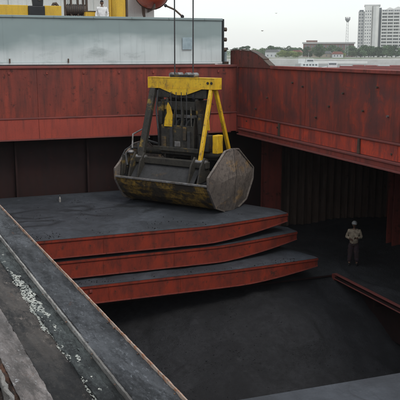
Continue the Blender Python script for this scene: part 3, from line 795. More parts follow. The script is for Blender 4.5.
    # rope fairlead rollers and clutter on the head
    m = MB(); m.box(-.5, .55, -.20, -.16, H1 + .03, H1 + .13); m.box(-.5, .55, .16, .20, H1 + .03, H1 + .13); m.build('fairlead', M['grab_dark'], e)
    for u in (-.5, -.2, .2, .5):
        m = MB(); m.cyl((u, -.15, H1 + .12), (u, .15, H1 + .12), .09, 12); m.build('fairlead_roller', M['steel_edge'], e)
    for u in (-.78, .78):
        m = MB(); m.prism([(-.40, H0 - .45), (.40, H0 - .45), (.30, 3.5), (.12, 3.15), (-.12, 3.15), (-.30, 3.5)], 'x', u - .03, u + .03); m.build('hanger_plate', M['grab_dark'], e, bevel=.01)
    m = MB(); m.box(-.72, .72, .24, .28, 2.6, H0 - .2); m.build('rear_shield', M['grab_dark'], e, bevel=.01)
    m = MB(); m.box(-.70, .70, -.30, -.26, 3.62, H0 - .5); m.build('rope_shield', M['grab_dark'], e, bevel=.01)
    for u, v, r_ in ((-1.0, -.3, .035), (1.05, .1, .04), (-.9, .25, .03)):
        m = MB(); m.tube([(u, v, H0 - .1), (u * 1.05, v * 1.2, 3.6), (u * .9, v * 1.5, 2.9), (u * .95, v, 2.1)], r_, 7); m.build('hose', M['rope'], e)
    m = MB(); m.box(-1.18, -.70, -.12, .12, 2.1, 3.05); m.build('junction_box', M['grab_dark'], e, bevel=.02)
    m = MB(); m.box(.72, 1.25, -.2, .2, 2.1, 2.7); m.build('junction_box', M['grab_dark'], e, bevel=.02)
    # worn fittings between the arms
    for (x0, x1, y0, y1, z0, z1, mt) in ((-.98, -.80, -.34, -.2, 3.05, 3.9, 'grab_dark'), (-.70, -.50, -.52, -.45, 2.2, 2.62, 'shell_low'), (.30, .44, -.52, -.47, 2.5, 3.0, 'shell_low'),
                                          (-.1, .16, -.50, -.465, 2.25, 2.45, 'steel_edge'), (.84, 1.0, -.3, -.16, 2.75, 3.5, 'grab_dark'), (-1.05, 1.05, -.62, -.52, 2.08, 2.24, 'grab_dark'),
                                          (.50, .62, -.54, -.47, 2.2, 2.85, 'shell_dark'), (-.3, -.18, -.54, -.47, 2.1, 3.0, 'shell_dark')):
        MB().box(x0, x1, y0, y1, z0, z1).build('fitting', M[mt], e, bevel=.015)
    for u in (-.62, -.2, .22, .64):
        m = MB(); m.bar((u, -.44, 3.02), (u * .8, -.30, 3.75), .05, .09); m.build('link', M['grab_dark'], e)
    for u in (-.9, .95):
        m = MB(); m.bar((u, -.25, 2.1), (u * .72, -.14, H0 - .4), .10, .10); m.build('brace', M['grab_dark'], e, bevel=.01)
    m = MB(); m.tube([(-1.5, -.9, 1.9), (-1.75, -.6, 2.25), (-1.7, -.1, 2.35), (-1.2, .1, 2.2)], .05, 7); m.build('hose', M['rope'], e)
    m = MB(); m.tube([(-1.75, -1.3, 1.5), (-2.0, -1.1, 1.9), (-2.0, -.6, 2.1), (-1.8, -.2, 2.0)], .045, 7); m.build('hose', M['rope'], e)
    for v in (-1.35, -1.05, -.75):
        m = MB(); m.prism([(v - .05, 1.05), (v + .05, 1.05), (v + .16, 1.85), (v + .08, 1.9)], 'x', -2.02, -1.94); m.build('rib', M['grab_dark'], e)
    m = MB(); m.ico((-1.86, -.95, 1.98), .13, 2, .08, (1.3, 1, .6)); m.build('grease_cap', M['steel_edge'], e, smooth=True)
    # arms
    for su in (-1, 1):
        for sv in (-1, 1):
            mat = 'yellow' if su > 0 else 'grab_dark'
            top = (su * 1.32, sv * .13, H0 + .0); bot = (-1.28 if su < 0 and sv < 0 else su * 1.43, sv * 1.05, 1.84)
            m = MB(); m.bar(top, bot, .14 if su > 0 else .17, .13 if su > 0 else .26, (su, 0, 0)); 
            m.build('arm', M[mat], e, bevel=.02, label=('slim bright yellow arm' if su > 0 else 'dark greasy arm'))
    # closing ropes
    for u in (-.38, -.14, .10, .34):
        for v in (-.38, .38):
            m = MB(); m.cyl((u + .045, v, 2.9), (u + .045, v * 1.0, H0 - .15), .018, 6); m.build('closing_rope', M['rope'], e)
    # coal still lying in the shells
    def cz(x, y): return (x, y, 1.0 + .25 * (1 - (abs(y) / 1.4) ** 2) + .07 * noise.noise((x * 2, y * 2, 5)) + .03 * noise.noise((x * 7, y * 7, 5)))
    m = MB(); m.grid(-2.08, 2.08, -1.44, 1.44, 60, 40, cz); m.build('coal_load', M['coal'], e, smooth=True)
    # chains/hoses on the left end
    m = MB(); m.tube([(-2.0, -.5, 2.25), (-2.25, -.8, 2.0), (-2.3, -1.2, 1.5), (-2.12, -1.5, 1.15)], .03, 6); m.build('hose', M['rope'], e)
    m = MB(); m.tube([(-1.9, .3, 2.4), (-2.1, .1, 2.75), (-2.1, -.5, 2.6), (-1.9, -.8, 2.1)], .035, 6); m.build('hose', M['steel_edge'], e)
    return e
grab()
GM = Matrix.Translation((GX, GY, GZ)) @ Matrix.Rotation(GA, 4, 'Z')
for u, lab in ((-.42, 'left one of the two steel ropes holding the grab'), (.42, 'right one of the two steel ropes holding the grab')):
    p = GM @ Vector((u, 0, 4.75))
    m = MB(); m.tube([p, (p.x + .02, p.y, p.z + 8), (p.x + .05, p.y, p.z + 22)], .026, 8)
    m.build('hoist_rope', M['rope'], label=lab, cat='rope', group='steel ropes holding the grab')

# small pale bottle left on the topmost panel
e = empty('plastic_bottle', (5.42, 28.9, 6.21), 0, 'tiny pale bottle standing on the coal dust at the back left of the top panel', 'bottle')
M['pale'] = plain('pale_plastic', (.35, .33, .3), .4)
m = MB(); m.tube([(0, 0, 0), (0, 0, .16), (0, 0, .2), (0, 0, .24)], [.04, .04, .02, .015], 10); m.build('body', M['pale'], e)
m = MB(); m.cyl((0, 0, .242), (0, 0, .27), .018, 8); m.build('cap', M['black'], e)

# ------------------------------------------------------------------ people
crease = bpy.data.textures.new('cloth_creases', 'CLOUDS'); crease.noise_scale = .11; crease.noise_depth = 3
def skinned(name, verts, edges, radii, mat, parent, sub=2, root=0):
    me = bpy.data.meshes.new(name); me.from_pydata(verts, edges, []); me.materials.append(mat)
    o = bpy.data.objects.new(name, me); col.objects.link(o); o.parent = parent
    md = o.modifiers.new('skin', 'SKIN'); md.use_smooth_shade = True
    sv = me.skin_vertices[0].data
    for i, r in enumerate(radii):
        sv[i].radius = (r, r) if isinstance(r, (int, float)) else r
        sv[i].use_root = (i == root)
    s = o.modifiers.new('sub', 'SUBSURF'); s.levels = sub; s.render_levels = sub
    if name in ('shirt', 'trousers'):
        s.levels = s.render_levels = 3
        d = o.modifiers.new('creases', 'DISPLACE'); d.texture = crease; d.strength = .06; d.mid_level = .5; d.texture_coords = 'LOCAL'
    return o
def person(loc, rz, label, shirt, trousers, skin, hat, hat_round=True, hands='front'):
    e = empty('person', loc, rz, label, 'person')
    # local: facing -y, x to the figure's left; height about 1.70
    hip, chest, neck = .90, 1.28, 1.45
    el = .30
    if hands == 'front':
        ra = [(-.20, .0, 1.38), (-.29, .03, 1.12), (-.10, -.22, 1.08)]
    else:
        ra = [(-.20, .0, 1.38), (-.27, .02, 1.10), (-.25, -.12, .88)]
    la = [(-x, y, z) for x, y, z in ra]
    if hands == 'front': la[2] = (.08, -.23, 1.14)
    V = [(0, 0, hip), (0, 0, 1.08), (0, 0, chest), (0, .0, neck), (0, -.01, 1.52)]
    E_ = [(0, 1), (1, 2), (2, 3), (3, 4)]; Rd = [(.14, .105), (.125, .095), (.15, .10), (.06, .06), (.055, .055)]
    legs = []
    for sx in (-1, 1):
        i = len(V); V += [(sx * .09, 0, .84), (sx * .12, -.03 if sx > 0 else .0, .47), (sx * .14, .02, .09), (sx * .155, -.12, .035)]
        E_ += [(0, i), (i, i + 1), (i + 1, i + 2), (i + 2, i + 3)]; Rd += [.09, .062, .045, .038]
    for arm in (ra, la):
        i = len(V); V += arm; E_ += [(2, i), (i, i + 1), (i + 1, i + 2)]; Rd += [.055, .042, .03]
    skinned('body', V, E_, Rd, skin, e, 1)
    # head
    m = MB(); bm = m.bm
    vs = bmesh.ops.create_icosphere(bm, subdivisions=3, radius=1)['verts']
    for v in vs:
        x, y, z = v.co
        j = 1 - .22 * max(0, -z)
        v.co = Vector((x * .076 * j, y * .095 * (1 - .08 * max(0, -z)), z * .115 + 1.62))
        if y < -.75 and abs(x) < .3 and -.35 < z < .1: v.co.y -= .018 * (1 - abs(x) / .3)      # nose
        if y < -.6 and .1 < z < .35 and .2 < abs(x) < .6: v.co.y += .008                         # sockets
    hd = m.build('head', skin, e, smooth=True)
    for sx in (-1, 1):
        m = MB(); m.ico((sx * .03, -.088, 1.635), .011, 2); m.build('eye', M['black'], hd)
        m = MB(); m.ico((sx * .078, .005, 1.61), .028, 2, 0, (.35, .7, 1)); m.build('ear', skin, hd)
    m = MB(); m.ico((0, -.088, 1.565), .02, 2, 0, (1.2, .4, .3)); m.build('mouth', M['machine'], hd)
    # helmet or hair
    m = MB(); vs = bmesh.ops.create_icosphere(m.bm, subdivisions=3, radius=1)['verts']
    dl = [v for v in vs if v.co.z < -.05]; bmesh.ops.delete(m.bm, geom=dl, context='VERTS')
    for v in m.bm.verts:
        if hat_round: v.co = Vector((v.co.x * .105, v.co.y * .125 - .0, v.co.z * .105 + 1.665))
        else: v.co = Vector((v.co.x * .084, v.co.y * .104 + .012, v.co.z * .095 + 1.655))
    hh = m.build('helmet' if hat_round else 'hair', hat, e, smooth=True)
    if hat_round:
        m = MB(); m.prism([(-.10, -.09), (-.075, -.165), (0, -.19), (.075, -.165), (.10, -.09)], 'z', 1.655, 1.667); m.build('peak', hat, hh)
    # shirt
    V = [(0, 0, .84), (0, 0, 1.04), (0, 0, chest), (0, .0, 1.43)]; E_ = [(0, 1), (1, 2), (2, 3)]; Rd = [(.19, .155), (.175, .14), (.175, .13), (.09, .075)]
    for arm in (ra, la):
        i = len(V); mid = tuple(arm[1][k] + .72 * (arm[2][k] - arm[1][k]) for k in range(3))
        V += [arm[0], arm[1], mid]; E_ += [(2, i), (i, i + 1), (i + 1, i + 2)]; Rd += [.078, .064, .052]
    skinned('shirt', V, E_, Rd, shirt, e, 2)
    # trousers
    V = [(0, 0, 1.0)]; E_ = []; Rd = [(.155, .125)]
    for sx in (-1, 1):
        i = len(V); V += [(sx * .095, 0, .82), (sx * .12, -.03 if sx > 0 else .0, .47), (sx * .14, .02, .13)]
        E_ += [(0, i), (i, i + 1), (i + 1, i + 2)]; Rd += [.12, .10, .085]
    skinned('trousers', V, E_, Rd, trousers, e, 2)
    for sx in (-1, 1):
        m = MB(); m.ico((sx * .15, -.05, .05), .1, 2, 0, (.5, 1.35, .5)); m.build('boot', M['black'], e, smooth=True)
    # hands: palm, four fingers and thumb
    for arm, sx in ((ra, -1), (la, 1)):
        w_ = Vector(arm[2]); d = (w_ - Vector(arm[1])).normalized(); side = d.cross(Vector((0, 0, 1))).normalized(); dn = d.cross(side)
        V = [tuple(w_), tuple(w_ + d * .05)]; E_ = [(0, 1)]; Rd = [.024, (.034, .02)]
        for k in range(4):
            o_ = dn * (k - 1.5) * .019; ln = [.062, .075, .078, .06][k]
            a_ = w_ + d * .085 + o_; b_ = a_ + d * ln * .5 - side * sx * .01; c_ = b_ + d * ln * .35 - side * sx * .03
            i = len(V); V += [tuple(a_), tuple(b_), tuple(c_)]; E_ += [(1, i), (i, i + 1), (i + 1, i + 2)]; Rd += [.010, .009, .008]
        i = len(V); a_ = w_ + d * .035 + dn * -.034; V += [tuple(a_), tuple(a_ + d * .035 - dn * .02)]; E_ += [(1, i), (i, i + 1)]; Rd += [.012, .009]
        skinned('hand', V, E_, Rd, skin, e, 1)
    return e
M['skin'] = plain('brown_skin', (.20, .11, .07), .6)
M['shirt'] = plain('cream_shirt', (.52, .43, .31), .9, (.22, .18, .13), 9)
M['shirt_white'] = plain('white_shirt', (.80, .80, .78), .85, (.66, .66, .65), 6)
M['trousers'] = plain('dark_trousers', (.045, .03, .045), .85, (.06, .035, .03), 6)
M['helmet'] = plain('grey_helmet', (.42, .43, .42), .5, (.28, .28, .27), 14)
M['hair'] = plain('black_hair', (.012, .011, .011), .7)
px_, py_ = 15.75, 23.95
person((px_, py_, spill(px_, py_)[2] - .02), R(-33), 'worker in a cream shirt and pale helmet standing on coal in the hold', M['shirt'], M['trousers'], M['skin'], M['helmet'])

# ------------------------------------------------------------------ ship's fittings behind the white cover
def cpos(px, dist):
    """ground position on the bearing of photo column px, at a horizontal distance"""
    a = HEAD + math.atan((px - 200) / 764.5)
    return Vector((math.sin(a) * dist / math.cos(math.atan((px - 200) / 764.5)), math.cos(a) * dist / math.cos(math.atan((px - 200) / 764.5)), 0))
def zat(py, dist): return CZ - (py - 52) / 764.5 * dist * 1.0
# walkway platform that the fittings stand on
PF = 12.62
e = empty('deck_platform', (3, 35, DZ), 0, 'raised steel platform behind the white hatch cover', 'platform')
MB().box(-6, 11.5, -1.2, 8, PF - DZ - .08, PF - DZ).build('floor', M['deck'], e)
for x in (-5.5, 0, 5.5, 11):
    MB().box(x - .1, x + .1, -1.0, -.8, 0, PF - DZ - .08).build('leg', M['machine'], e)
# superstructure
e = empty('superstructure', (0, 46, DZ), 0, 'white painted ship superstructure behind the hatch cover', 'superstructure')
p = cpos(141, 51); xr = p.x
MB().box(-6.2, xr, 0, 9, 0, 9.0).build('wall', M['super_white'], e)
for x in range(-5, int(xr), 1):
    MB().box(x + .1, x + .14, -.04, -.002, .0, 9).build('stiffener', M['super_white'], e)
for i, x in enumerate([-3.5, -.5, 2.5, 5.5, 8.5, 11.0]):
    w_ = MB().box(x - .4, x + .4, -.07, -.045, 5.2, 6.2).build('window_frame', M['super_white'], e, bevel=.02)
    MB().box(x - .33, x + .33, -.085, -.072, 5.27, 6.13).build('pane', M['glass'], w_)
MB().box(-6.2, xr + .3, -1.4, -.1, 6.9, 7.0).build('bridge_wing', M['super_white'], e)
for x in (4.2, 6.1, 9.6, 12.8):
    m = MB(); m.cyl((x, -.18, 0), (x, -.18, 6.9), .06, 8); m.build('pipe', M['super_white'], e)
# yellow travelling beam with bogie
D1 = 35.5
e = empty('gantry_beam', (0, 33.9, PF), 0, 'low yellow travelling beam running behind the white cover', 'beam')
xa, xb = cpos(-20, 37).x, cpos(54, 36).x
zt, zb = zat(9.5, 35.8) - PF, zat(19, 35.8) - PF
MB().box(xa, cpos(21, 36).x, 0, .3, .1, zt).build('rail_beam', M['crane_yellow'], e, bevel=.02)
MB().box(cpos(37, 36).x, xb, 0, .3, .1, zt).build('rail_beam', M['crane_yellow'], e, bevel=.02)
bx = (cpos(21, 36).x + cpos(37, 36).x) / 2
MB().box(bx - .36, bx + .36, -.1, .4, 0, zt - .02).build('bogie', M['black'], e, bevel=.04)
m = MB(); m.prism([(bx - .12, zt - .02), (bx + .30, zt - .02), (bx + .34, zt + .5), (bx + .26, zt + 1.4), (bx - .04, zt + 1.4), (bx - .16, zt + .4)], 'y', 0, .3); m.build('post', M['black'], e, bevel=.02)
m = MB(); m.box(bx + .1, bx + .2, -.03, -.002, zt + .2, zt + 1.3); m.build('brown_strip', M['machine'], e)
for sx in (-.2, .2):
    m = MB(); m.cyl((bx + sx, -.16, .12), (bx + sx, -.105, .12), .11, 14); m.build('wheel', M['machine'], e)
# yellow crane column
p = cpos(119, 37.5)
e = empty('crane_column', (p.x, p.y, PF - .0), 0, 'thick yellow crane column standing behind the white cover', 'crane')
m = MB(); m.cyl((0, 0, 0), (0, 0, 5.5), .36, 24); m.build('column', M['crane_yellow'], e, smooth=False)
m = MB(); m.cyl((0, 0, 0), (0, 0, .1), .52, 24); m.build('base_ring', M['machine'], e)
m = MB(); m.box(-.45, -.37, -.1, .1, .1, 5); m.build('ladder_rail', M['crane_yellow'], e)
m = MB(); m.box(.37, .46, -.12, .12, .1, 5.2); m.build('cable_tray', M['machine'], e)
# winch with tall dark frames
p = cpos(77, 37)
e = empty('cargo_winch', (p.x, p.y, PF), R(-8), 'dark brown cargo winch with upright frames behind the cover, between beam and figure', 'winch')
for x in (-.5, -.22, .1, .36, .52):
    MB().box(x - .045, x + .045, -.2, .2, 0, 2.2 + .2 * math.sin(x * 9)).build('frame', M['machine'], e, bevel=.01)
m = MB(); m.cyl((-.45, 0, 1.35), (.48, 0, 1.35), .26, 18); m.build('drum', M['machine'], e)
for k in range(9):
    a_ = -.38 + k * .09
    m = MB(); m.tube([(a_, .275 * math.cos(t), 1.35 + .275 * math.sin(t)) for t in [i * math.pi / 8 for i in range(17)]], .02, 6); m.build('rope_turn', M['rope'], e)
MB().box(-.62, .62, -.3, .3, .0, .9).build('bed', M['machine'], e, bevel=.02)
MB().box(-.95, -.62, -.15, .1, .8, 1.05).build('brake_box', M['red_side'], e, bevel=.02)
# small mooring fitting left of the winch
p = cpos(60, 36.5)
e = empty('vent_cowl', (p.x, p.y, PF), 0, 'small dark hooked vent pipe behind the cover, left of the winch', 'vent')
m = MB(); m.tube([(0, 0, 0), (0, 0, 1.3), (-.03, 0, 1.5), (-.12, 0, 1.62), (-.22, 0, 1.6), (-.27, 0, 1.5)], .075, 10); m.build('pipe', M['machine'], e)
m = MB(); m.box(-.2, .3, -.1, .1, 0, .95); m.build('locker', M['pale'], e, bevel=.02)
p = cpos(92, 36.5)
e = empty('deck_box', (p.x, p.y, PF), 0, 'low tan deck box with rope behind the cover, right of the winch', 'box')
MB().box(-.3, .22, -.15, .15, 0, zat(13, 36.5) - PF).build('box', M['crane_yellow'], e, bevel=.02)
MB().box(-.33, .25, -.17, .17, zat(13, 36.5) - PF, zat(12.2, 36.5) - PF).build('lid', M['machine'], e)
p = cpos(103, 36.2)
person((p.x, p.y, zat(1.5, 36.2) - 1.76), R(-15), 'person in a white shirt seen from the waist up beside the yellow column', M['shirt_white'], M['trousers'], M['skin'], M['hair'], False, 'down')
# orange lifeboat hanging over the cover, only its lower hull in view
p = cpos(152, 46)
e = empty('lifeboat', (p.x, p.y, zat(10.5, 46)), R(-12), 'orange red lifeboat hull end showing above the white hatch cover', 'lifeboat')
m = MB(); rings = []
for k in range(15):
    t = k / 14; yy = -2.2 + 5.2 * t
    s_ = math.sin(math.pi * min(1, .10 + .9 * t) ** .9) ** .5 if t < 1 else .25
    s_ = max(.25, s_)
    rings.append([m.bm.verts.new((1.08 * s_ * math.cos(a_), yy, 1.15 - 1.15 * s_ * (-math.sin(a_)) * (1 if math.sin(a_) < 0 else .9) * 1.0)) if False else
                  m.bm.verts.new((1.08 * s_ * math.cos(a_), yy, 1.15 + 1.15 * s_ * math.sin(a_))) for a_ in [i * 2 * math.pi / 24 for i in range(24)]])
for a_, b_ in zip(rings, rings[1:]):
    for i in range(24): m.bm.faces.new((a_[i], a_[(i + 1) % 24], b_[(i + 1) % 24], b_[i]))
m.bm.faces.new(rings[0]); m.bm.faces.new(rings[-1][::-1])
m.build('hull', M['orange'], e, smooth=True)
MB().box(-.04, .04, -1.9, 2.6, -.08, .2).build('keel', M['machine'], e, bevel=.01)
m = MB(); m.tube([(1.09 * math.cos(a_) * .99, -.2, 1.15 + 1.17 * math.sin(a_)) for a_ in [math.pi + i * math.pi / 14 for i in range(15)]], .04, 6); m.build('fender', M['machine'], e)
m = MB(); m.prism([(-.62, .35), (-.44, .35), (-.38, -.45), (-.48, -.5), (-.55, -.3)], 'y', -.2, .1); m.build('skeg', M['machine'], e)
# dark davit rod above the cover
p = cpos(166, 38); q = cpos(182.5, 38)
e = empty('davit_arm', (q.x, q.y, PF), 0, 'thin dark jointed rod leaning above the white cover, right of the lifeboat', 'davit')
a_ = Vector((p.x - q.x, p.y - q.y, zat(7, 38) - PF)); b_ = Vector((0, 0, zat(17.5, 38) - PF)); c_ = a_.lerp(b_, .55) + Vector((0, 0, .09))
m = MB(); m.tube([a_, c_, b_], .045, 8); m.build('rod', M['machine'], e)
m = MB(); m.tube([b_, (0, 0, 0)], .05, 8); m.build('post', M['machine'], e)
m = MB(); m.ico(a_, .09, 1); m.build('tip', M['black'], e)
m = MB(); m.ico(b_, .10, 1); m.build('joint', M['black'], e)

# ------------------------------------------------------------------ river, far bank
HAZE_R = 2300
def water_mat():
    t = NT('river_water')
    n = t.noise(.5, 5, .6, (1, 1, 1))
    return t.done(t.mix(t.ramp(n, [(.4, 0.), (.6, 1.)]), (.15, .17, .15), (.19, .20, .18)), .12, n, .25, .15)
m = MB(); B_ = HAZE_R - 200
xs = [-B_, HX0 - .01, HX1 + .01, B_]; ysw = [-B_, Y0 - 20.01, 90.01, B_]
for i in range(3):
    for j in range(3):
        if i == 1 and j == 1: continue
        m.face([(xs[i], ysw[j], WZ), (xs[i + 1], ysw[j], WZ), (xs[i + 1], ysw[j + 1], WZ), (xs[i], ysw[j + 1], WZ)])
struct('river', m, water_mat())
def land_mat():
    t = NT('bank_ground')
    n = t.noise(.02, 6, .65); f = t.noise(.3, 5, .7)
    c = t.mix(t.ramp(n, [(.4, 0.), (.6, 1.)]), (.10, .14, .06), (.30, .29, .25))
    return t.done(t.mix(t.ramp(f, [(.4, 0.), (.7, .4)]), c, (.34, .33, .29)), .9, f, .4, .3)
LB = HEAD + R(9)                           # the bank faces this bearing
fw = Vector((math.sin(LB), math.cos(LB), 0)); rt = Vector((math.cos(LB), -math.sin(LB), 0))
def bank(u, v):
    """u across, v away from the camera"""
    pnt = rt * u + fw * v
    base = WZ - .6
    t = max(0, min(1, (v - 610 - 14 * noise.noise((u * .01, 0, 0))) / 26))
    z = base + (7.2 - base) * t + 1.4 * max(0, noise.noise((u * .006, v * .006, 2))) * t
    return (pnt.x, pnt.y, z)
m = MB(); m.grid(-1200, 1200, 560, 1750, 160, 100, bank)
struct('far_bank', m, land_mat(), )
# pale quay strip at the foot of the bank
m = MB()
quay_m = plain('quay_concrete', (.58, .57, .54), .9, (.46, .45, .42), .15)
def qz(u, v): p_ = rt * u + fw * v; return (p_.x, p_.y, 0)
q0 = [qz(-600, 596), qz(700, 596), qz(700, 640), qz(-600, 640)]
m.bm.verts.ensure_lookup_table()
a_ = [m.bm.verts.new((x, y, WZ - 1)) for x, y, _ in q0]; b_ = [m.bm.verts.new((x, y, 6.3)) for x, y, _ in q0]
for i in range(4): m.bm.faces.new((a_[i], a_[(i + 1) % 4], b_[(i + 1) % 4], b_[i]))
m.bm.faces.new(b_)
struct('quay', m, quay_m)

# apartment tower
AW = [plain('apartment_white', (.72, .72, .68), .8, (.64, .64, .61), .2), plain('apartment_grey', (.52, .52, .50), .8, (.46, .46, .44), .2), plain('apartment_glass', (.19, .21, .22), .3)]
def face_empty(name, px, dist, z, label, cat, extra=0, group=None):
    p_ = cpos(px, dist); return empty(name, (p_.x, p_.y, z), -(HEAD + math.atan((px - 200) / 764.5)) + extra, label, cat, group)
D2 = 745; S = D2 / 764.5
e = face_empty('apartment_tower', 357, D2, 7.0, 'tall pale apartment block with rows of balconies above the trees at the right', 'building')
gnd = 7.0
def hz(py): return CZ - (py - 52) * S - gnd
MB().box(0, 6 * S, 2, 20, 0, hz(12.5)).build('side_wing', AW[1], e)
MB().box(6.05 * S, 13 * S, 0, 20, 0, hz(7.5)).build('wall', AW[0], e)
m = MB(); m.prism([(13.05 * S, 2.5), (14.5 * S, -.5), (17 * S, -1.5), (19 * S, -.5), (20 * S, 2), (20 * S, 20), (13.05 * S, 20)], 'z', 0, hz(7.8)); m.build('round_bay', AW[0], e)
MB().box(20.05 * S, 22.4 * S, 5, 20, 0, hz(9)).build('recess', AW[2], e)
MB().box(22.45 * S, 62 * S, 3, 20, 0, hz(11)).build('balcony_block', AW[1], e)
MB().box(5.5 * S, 21 * S, 3, 18, hz(7.4), hz(6)).build('roof_parapet', AW[1], e)
m = MB(); m.prism([(26 * S, hz(11) + .1), (30 * S, hz(8.6)), (34 * S, hz(10)), (38 * S, hz(8)), (42 * S, hz(9)), (48 * S, hz(8.2)), (48 * S, hz(11) + .1)], 'y', 6, 12); m.build('roof_pergola', AW[0], e)
MB().box(1 * S, 5 * S, 4, 12, hz(12.4), hz(11)).build('stair_head', AW[2], e)
nf = 15; fh = hz(11) / nf
for k in range(nf):
    z = k * fh
    MB().box(22.5 * S, 61.9 * S, .9, 2.98, z + .05, z + 1.25).build('balcony', AW[0], e)
    # windows of the left wing and the flat wall, dark panes set in frames
    for j, x in enumerate((1.5, 3.9)):
        MB().box((x - .7) * S, (x + .7) * S, 1.9, 1.99, z + 1.0, z + fh - .7).build('window', AW[2], e)
    for j, x in enumerate((7.4, 9.6, 11.8)):
        if z + fh < hz(8): MB().box((x - .45) * S, (x + .45) * S, -.09, -.01, z + 1.1, z + fh - .8).build('window', AW[2], e)
mw = MB()
for k in range(nf):
    for j in range(20):
        x = 24 + j * 1.9; z = k * fh
        mw.box((x - .62) * S, (x + .62) * S, 2.9, 2.995, z + 1.3, z + fh - .35)
o = mw.build('balcony_windows', AW[2], e, kind='stuff')
for x in (22.7, 28.2, 33.9, 39.7, 45.6, 51.3, 57):
    MB().box((x - .35) * S, (x + .35) * S, .7, 2.9, 0, hz(10.8)).build('fin_wall', AW[0], e)

# low brick building
D3 = 800; S3 = D3 / 764.5
e = face_empty('brick_block', 303, D3, 7.2, 'long low brown brick building with a flat roof beyond the trees', 'building')
def hz3(py): return CZ - (py - 52) * S3 - 7.2
BR = plain('brown_brick', (.26, .15, .12), .9, (.2, .12, .10), .3)
MB().box(0, 50 * S3, 0, 16, 0, hz3(44)).build('wall', BR, e)
MB().box(-1 * S3, 51 * S3, -1, 17, hz3(43.9), hz3(42.4)).build('roof', AW[1], e)
MB().box(3 * S3, 14 * S3, 2, 12, hz3(42.3), hz3(40.6)).build('roof_house', BR, e)
for k in range(16):
    x = (2 + k * 3.0) * S3
    w_ = MB().box(x, x + 1.7, -.08, -.01, hz3(48), hz3(45.5)).build('window', AW[2], e)
# mast
e = face_empty('light_mast', 346.5, 700, 7.0, 'slim lattice mast with a wide dark head left of the apartment tower', 'mast')
S4 = 700 / 764.5
def hz4(py): return CZ - (py - 52) * S4 - 7
MP = plain('mast_steel', (.42, .42, .42), .6)
for i in range(4):
    sx, sy = [(-1, -1), (1, -1), (1, 1), (-1, 1)][i]
    m = MB(); m.bar((sx * 1.3, sy * 1.3, 0), (sx * .75, sy * .75, hz4(23)), .25, .25); m.build('leg', MP, e)
m = MB()
for k in range(12):
    z0 = k * hz4(23) / 12; z1 = z0 + hz4(23) / 12; w0 = 1.3 - .55 * k / 12; w1 = 1.3 - .55 * (k + 1) / 12
    m.bar((-w0, -w0, z0), (w1, -w1, z1), .14, .14); m.bar((-w1, -w1, z1), (w1, -w1, z1), .14, .14)
    m.bar((w0, -w0, z0), (w1, w1, z1), .14, .14); m.bar((-w1, w1, z1), (w1, w1, z1), .14, .14)
m.build('bracing', MP, e)
m = MB(); m.tube([(0, 0, hz4(23)), (0, 0, hz4(20.5)), (0, 0, hz4(19.2))], [.8, 2.3, 2.3], 14); m.build('head', MP, e)
for k in range(8):
    a_ = k * math.pi / 4; m = MB(); m.box(2.0 * math.cos(a_) - .4, 2.0 * math.cos(a_) + .4, 2.0 * math.sin(a_) - .4, 2.0 * math.sin(a_) + .4, hz4(19.1), hz4(18)); m.build('lamp', AW[1], e)

# distant low houses along the bank
random.seed(31)
HW = [plain('house_wall_pale', (.55, .54, .50), .9), plain('house_wall_tan', (.42, .36, .28), .9), plain('house_wall_white', (.68, .69, .68), .9)]
HRf = [plain('house_roof_grey', (.22, .22, .22), .9), plain('house_roof_red', (.30, .12, .09), .9)]
for i, (px, d_, wd, ht, hm, rm, lab) in enumerate([
    (272, 690, 13, 5.0, 2, 0, 'small white house with a grey roof among trees beside the coaming bracket'),
    (296, 720, 9, 4.5, 0, 1, 'small pale house with a red roof below the brick building'),
    (322, 660, 16, 3.6, 1, 0, 'low tan shed with grey roof on the far bank left of the mast'),
    (338, 650, 9, 3.2, 2, 1, 'tiny white shed with red roof on the far bank below the mast')]):
    e = face_empty('bank_house', px, d_, 7.0, lab, 'house', random.uniform(-.3, .3), None)
    MB().box(-wd / 2, wd / 2, 0, 8, 0, ht).build('wall', HW[hm], e)
    MB().prism([(-wd / 2 - .5, ht + .02), (wd / 2 + .5, ht + .02), (wd / 2 - 1.5, ht + 2.2), (-wd / 2 + 1.5, ht + 2.2)], 'y', -.4, 8.4).build('roof', HRf[rm], e)
    for k in range(3):
        x = -wd / 2 + (k + .7) * wd / 3.6
        MB().box(x - .5, x + .5, -.08, -.01, 1.2, 2.6).build('window', AW[2], e)

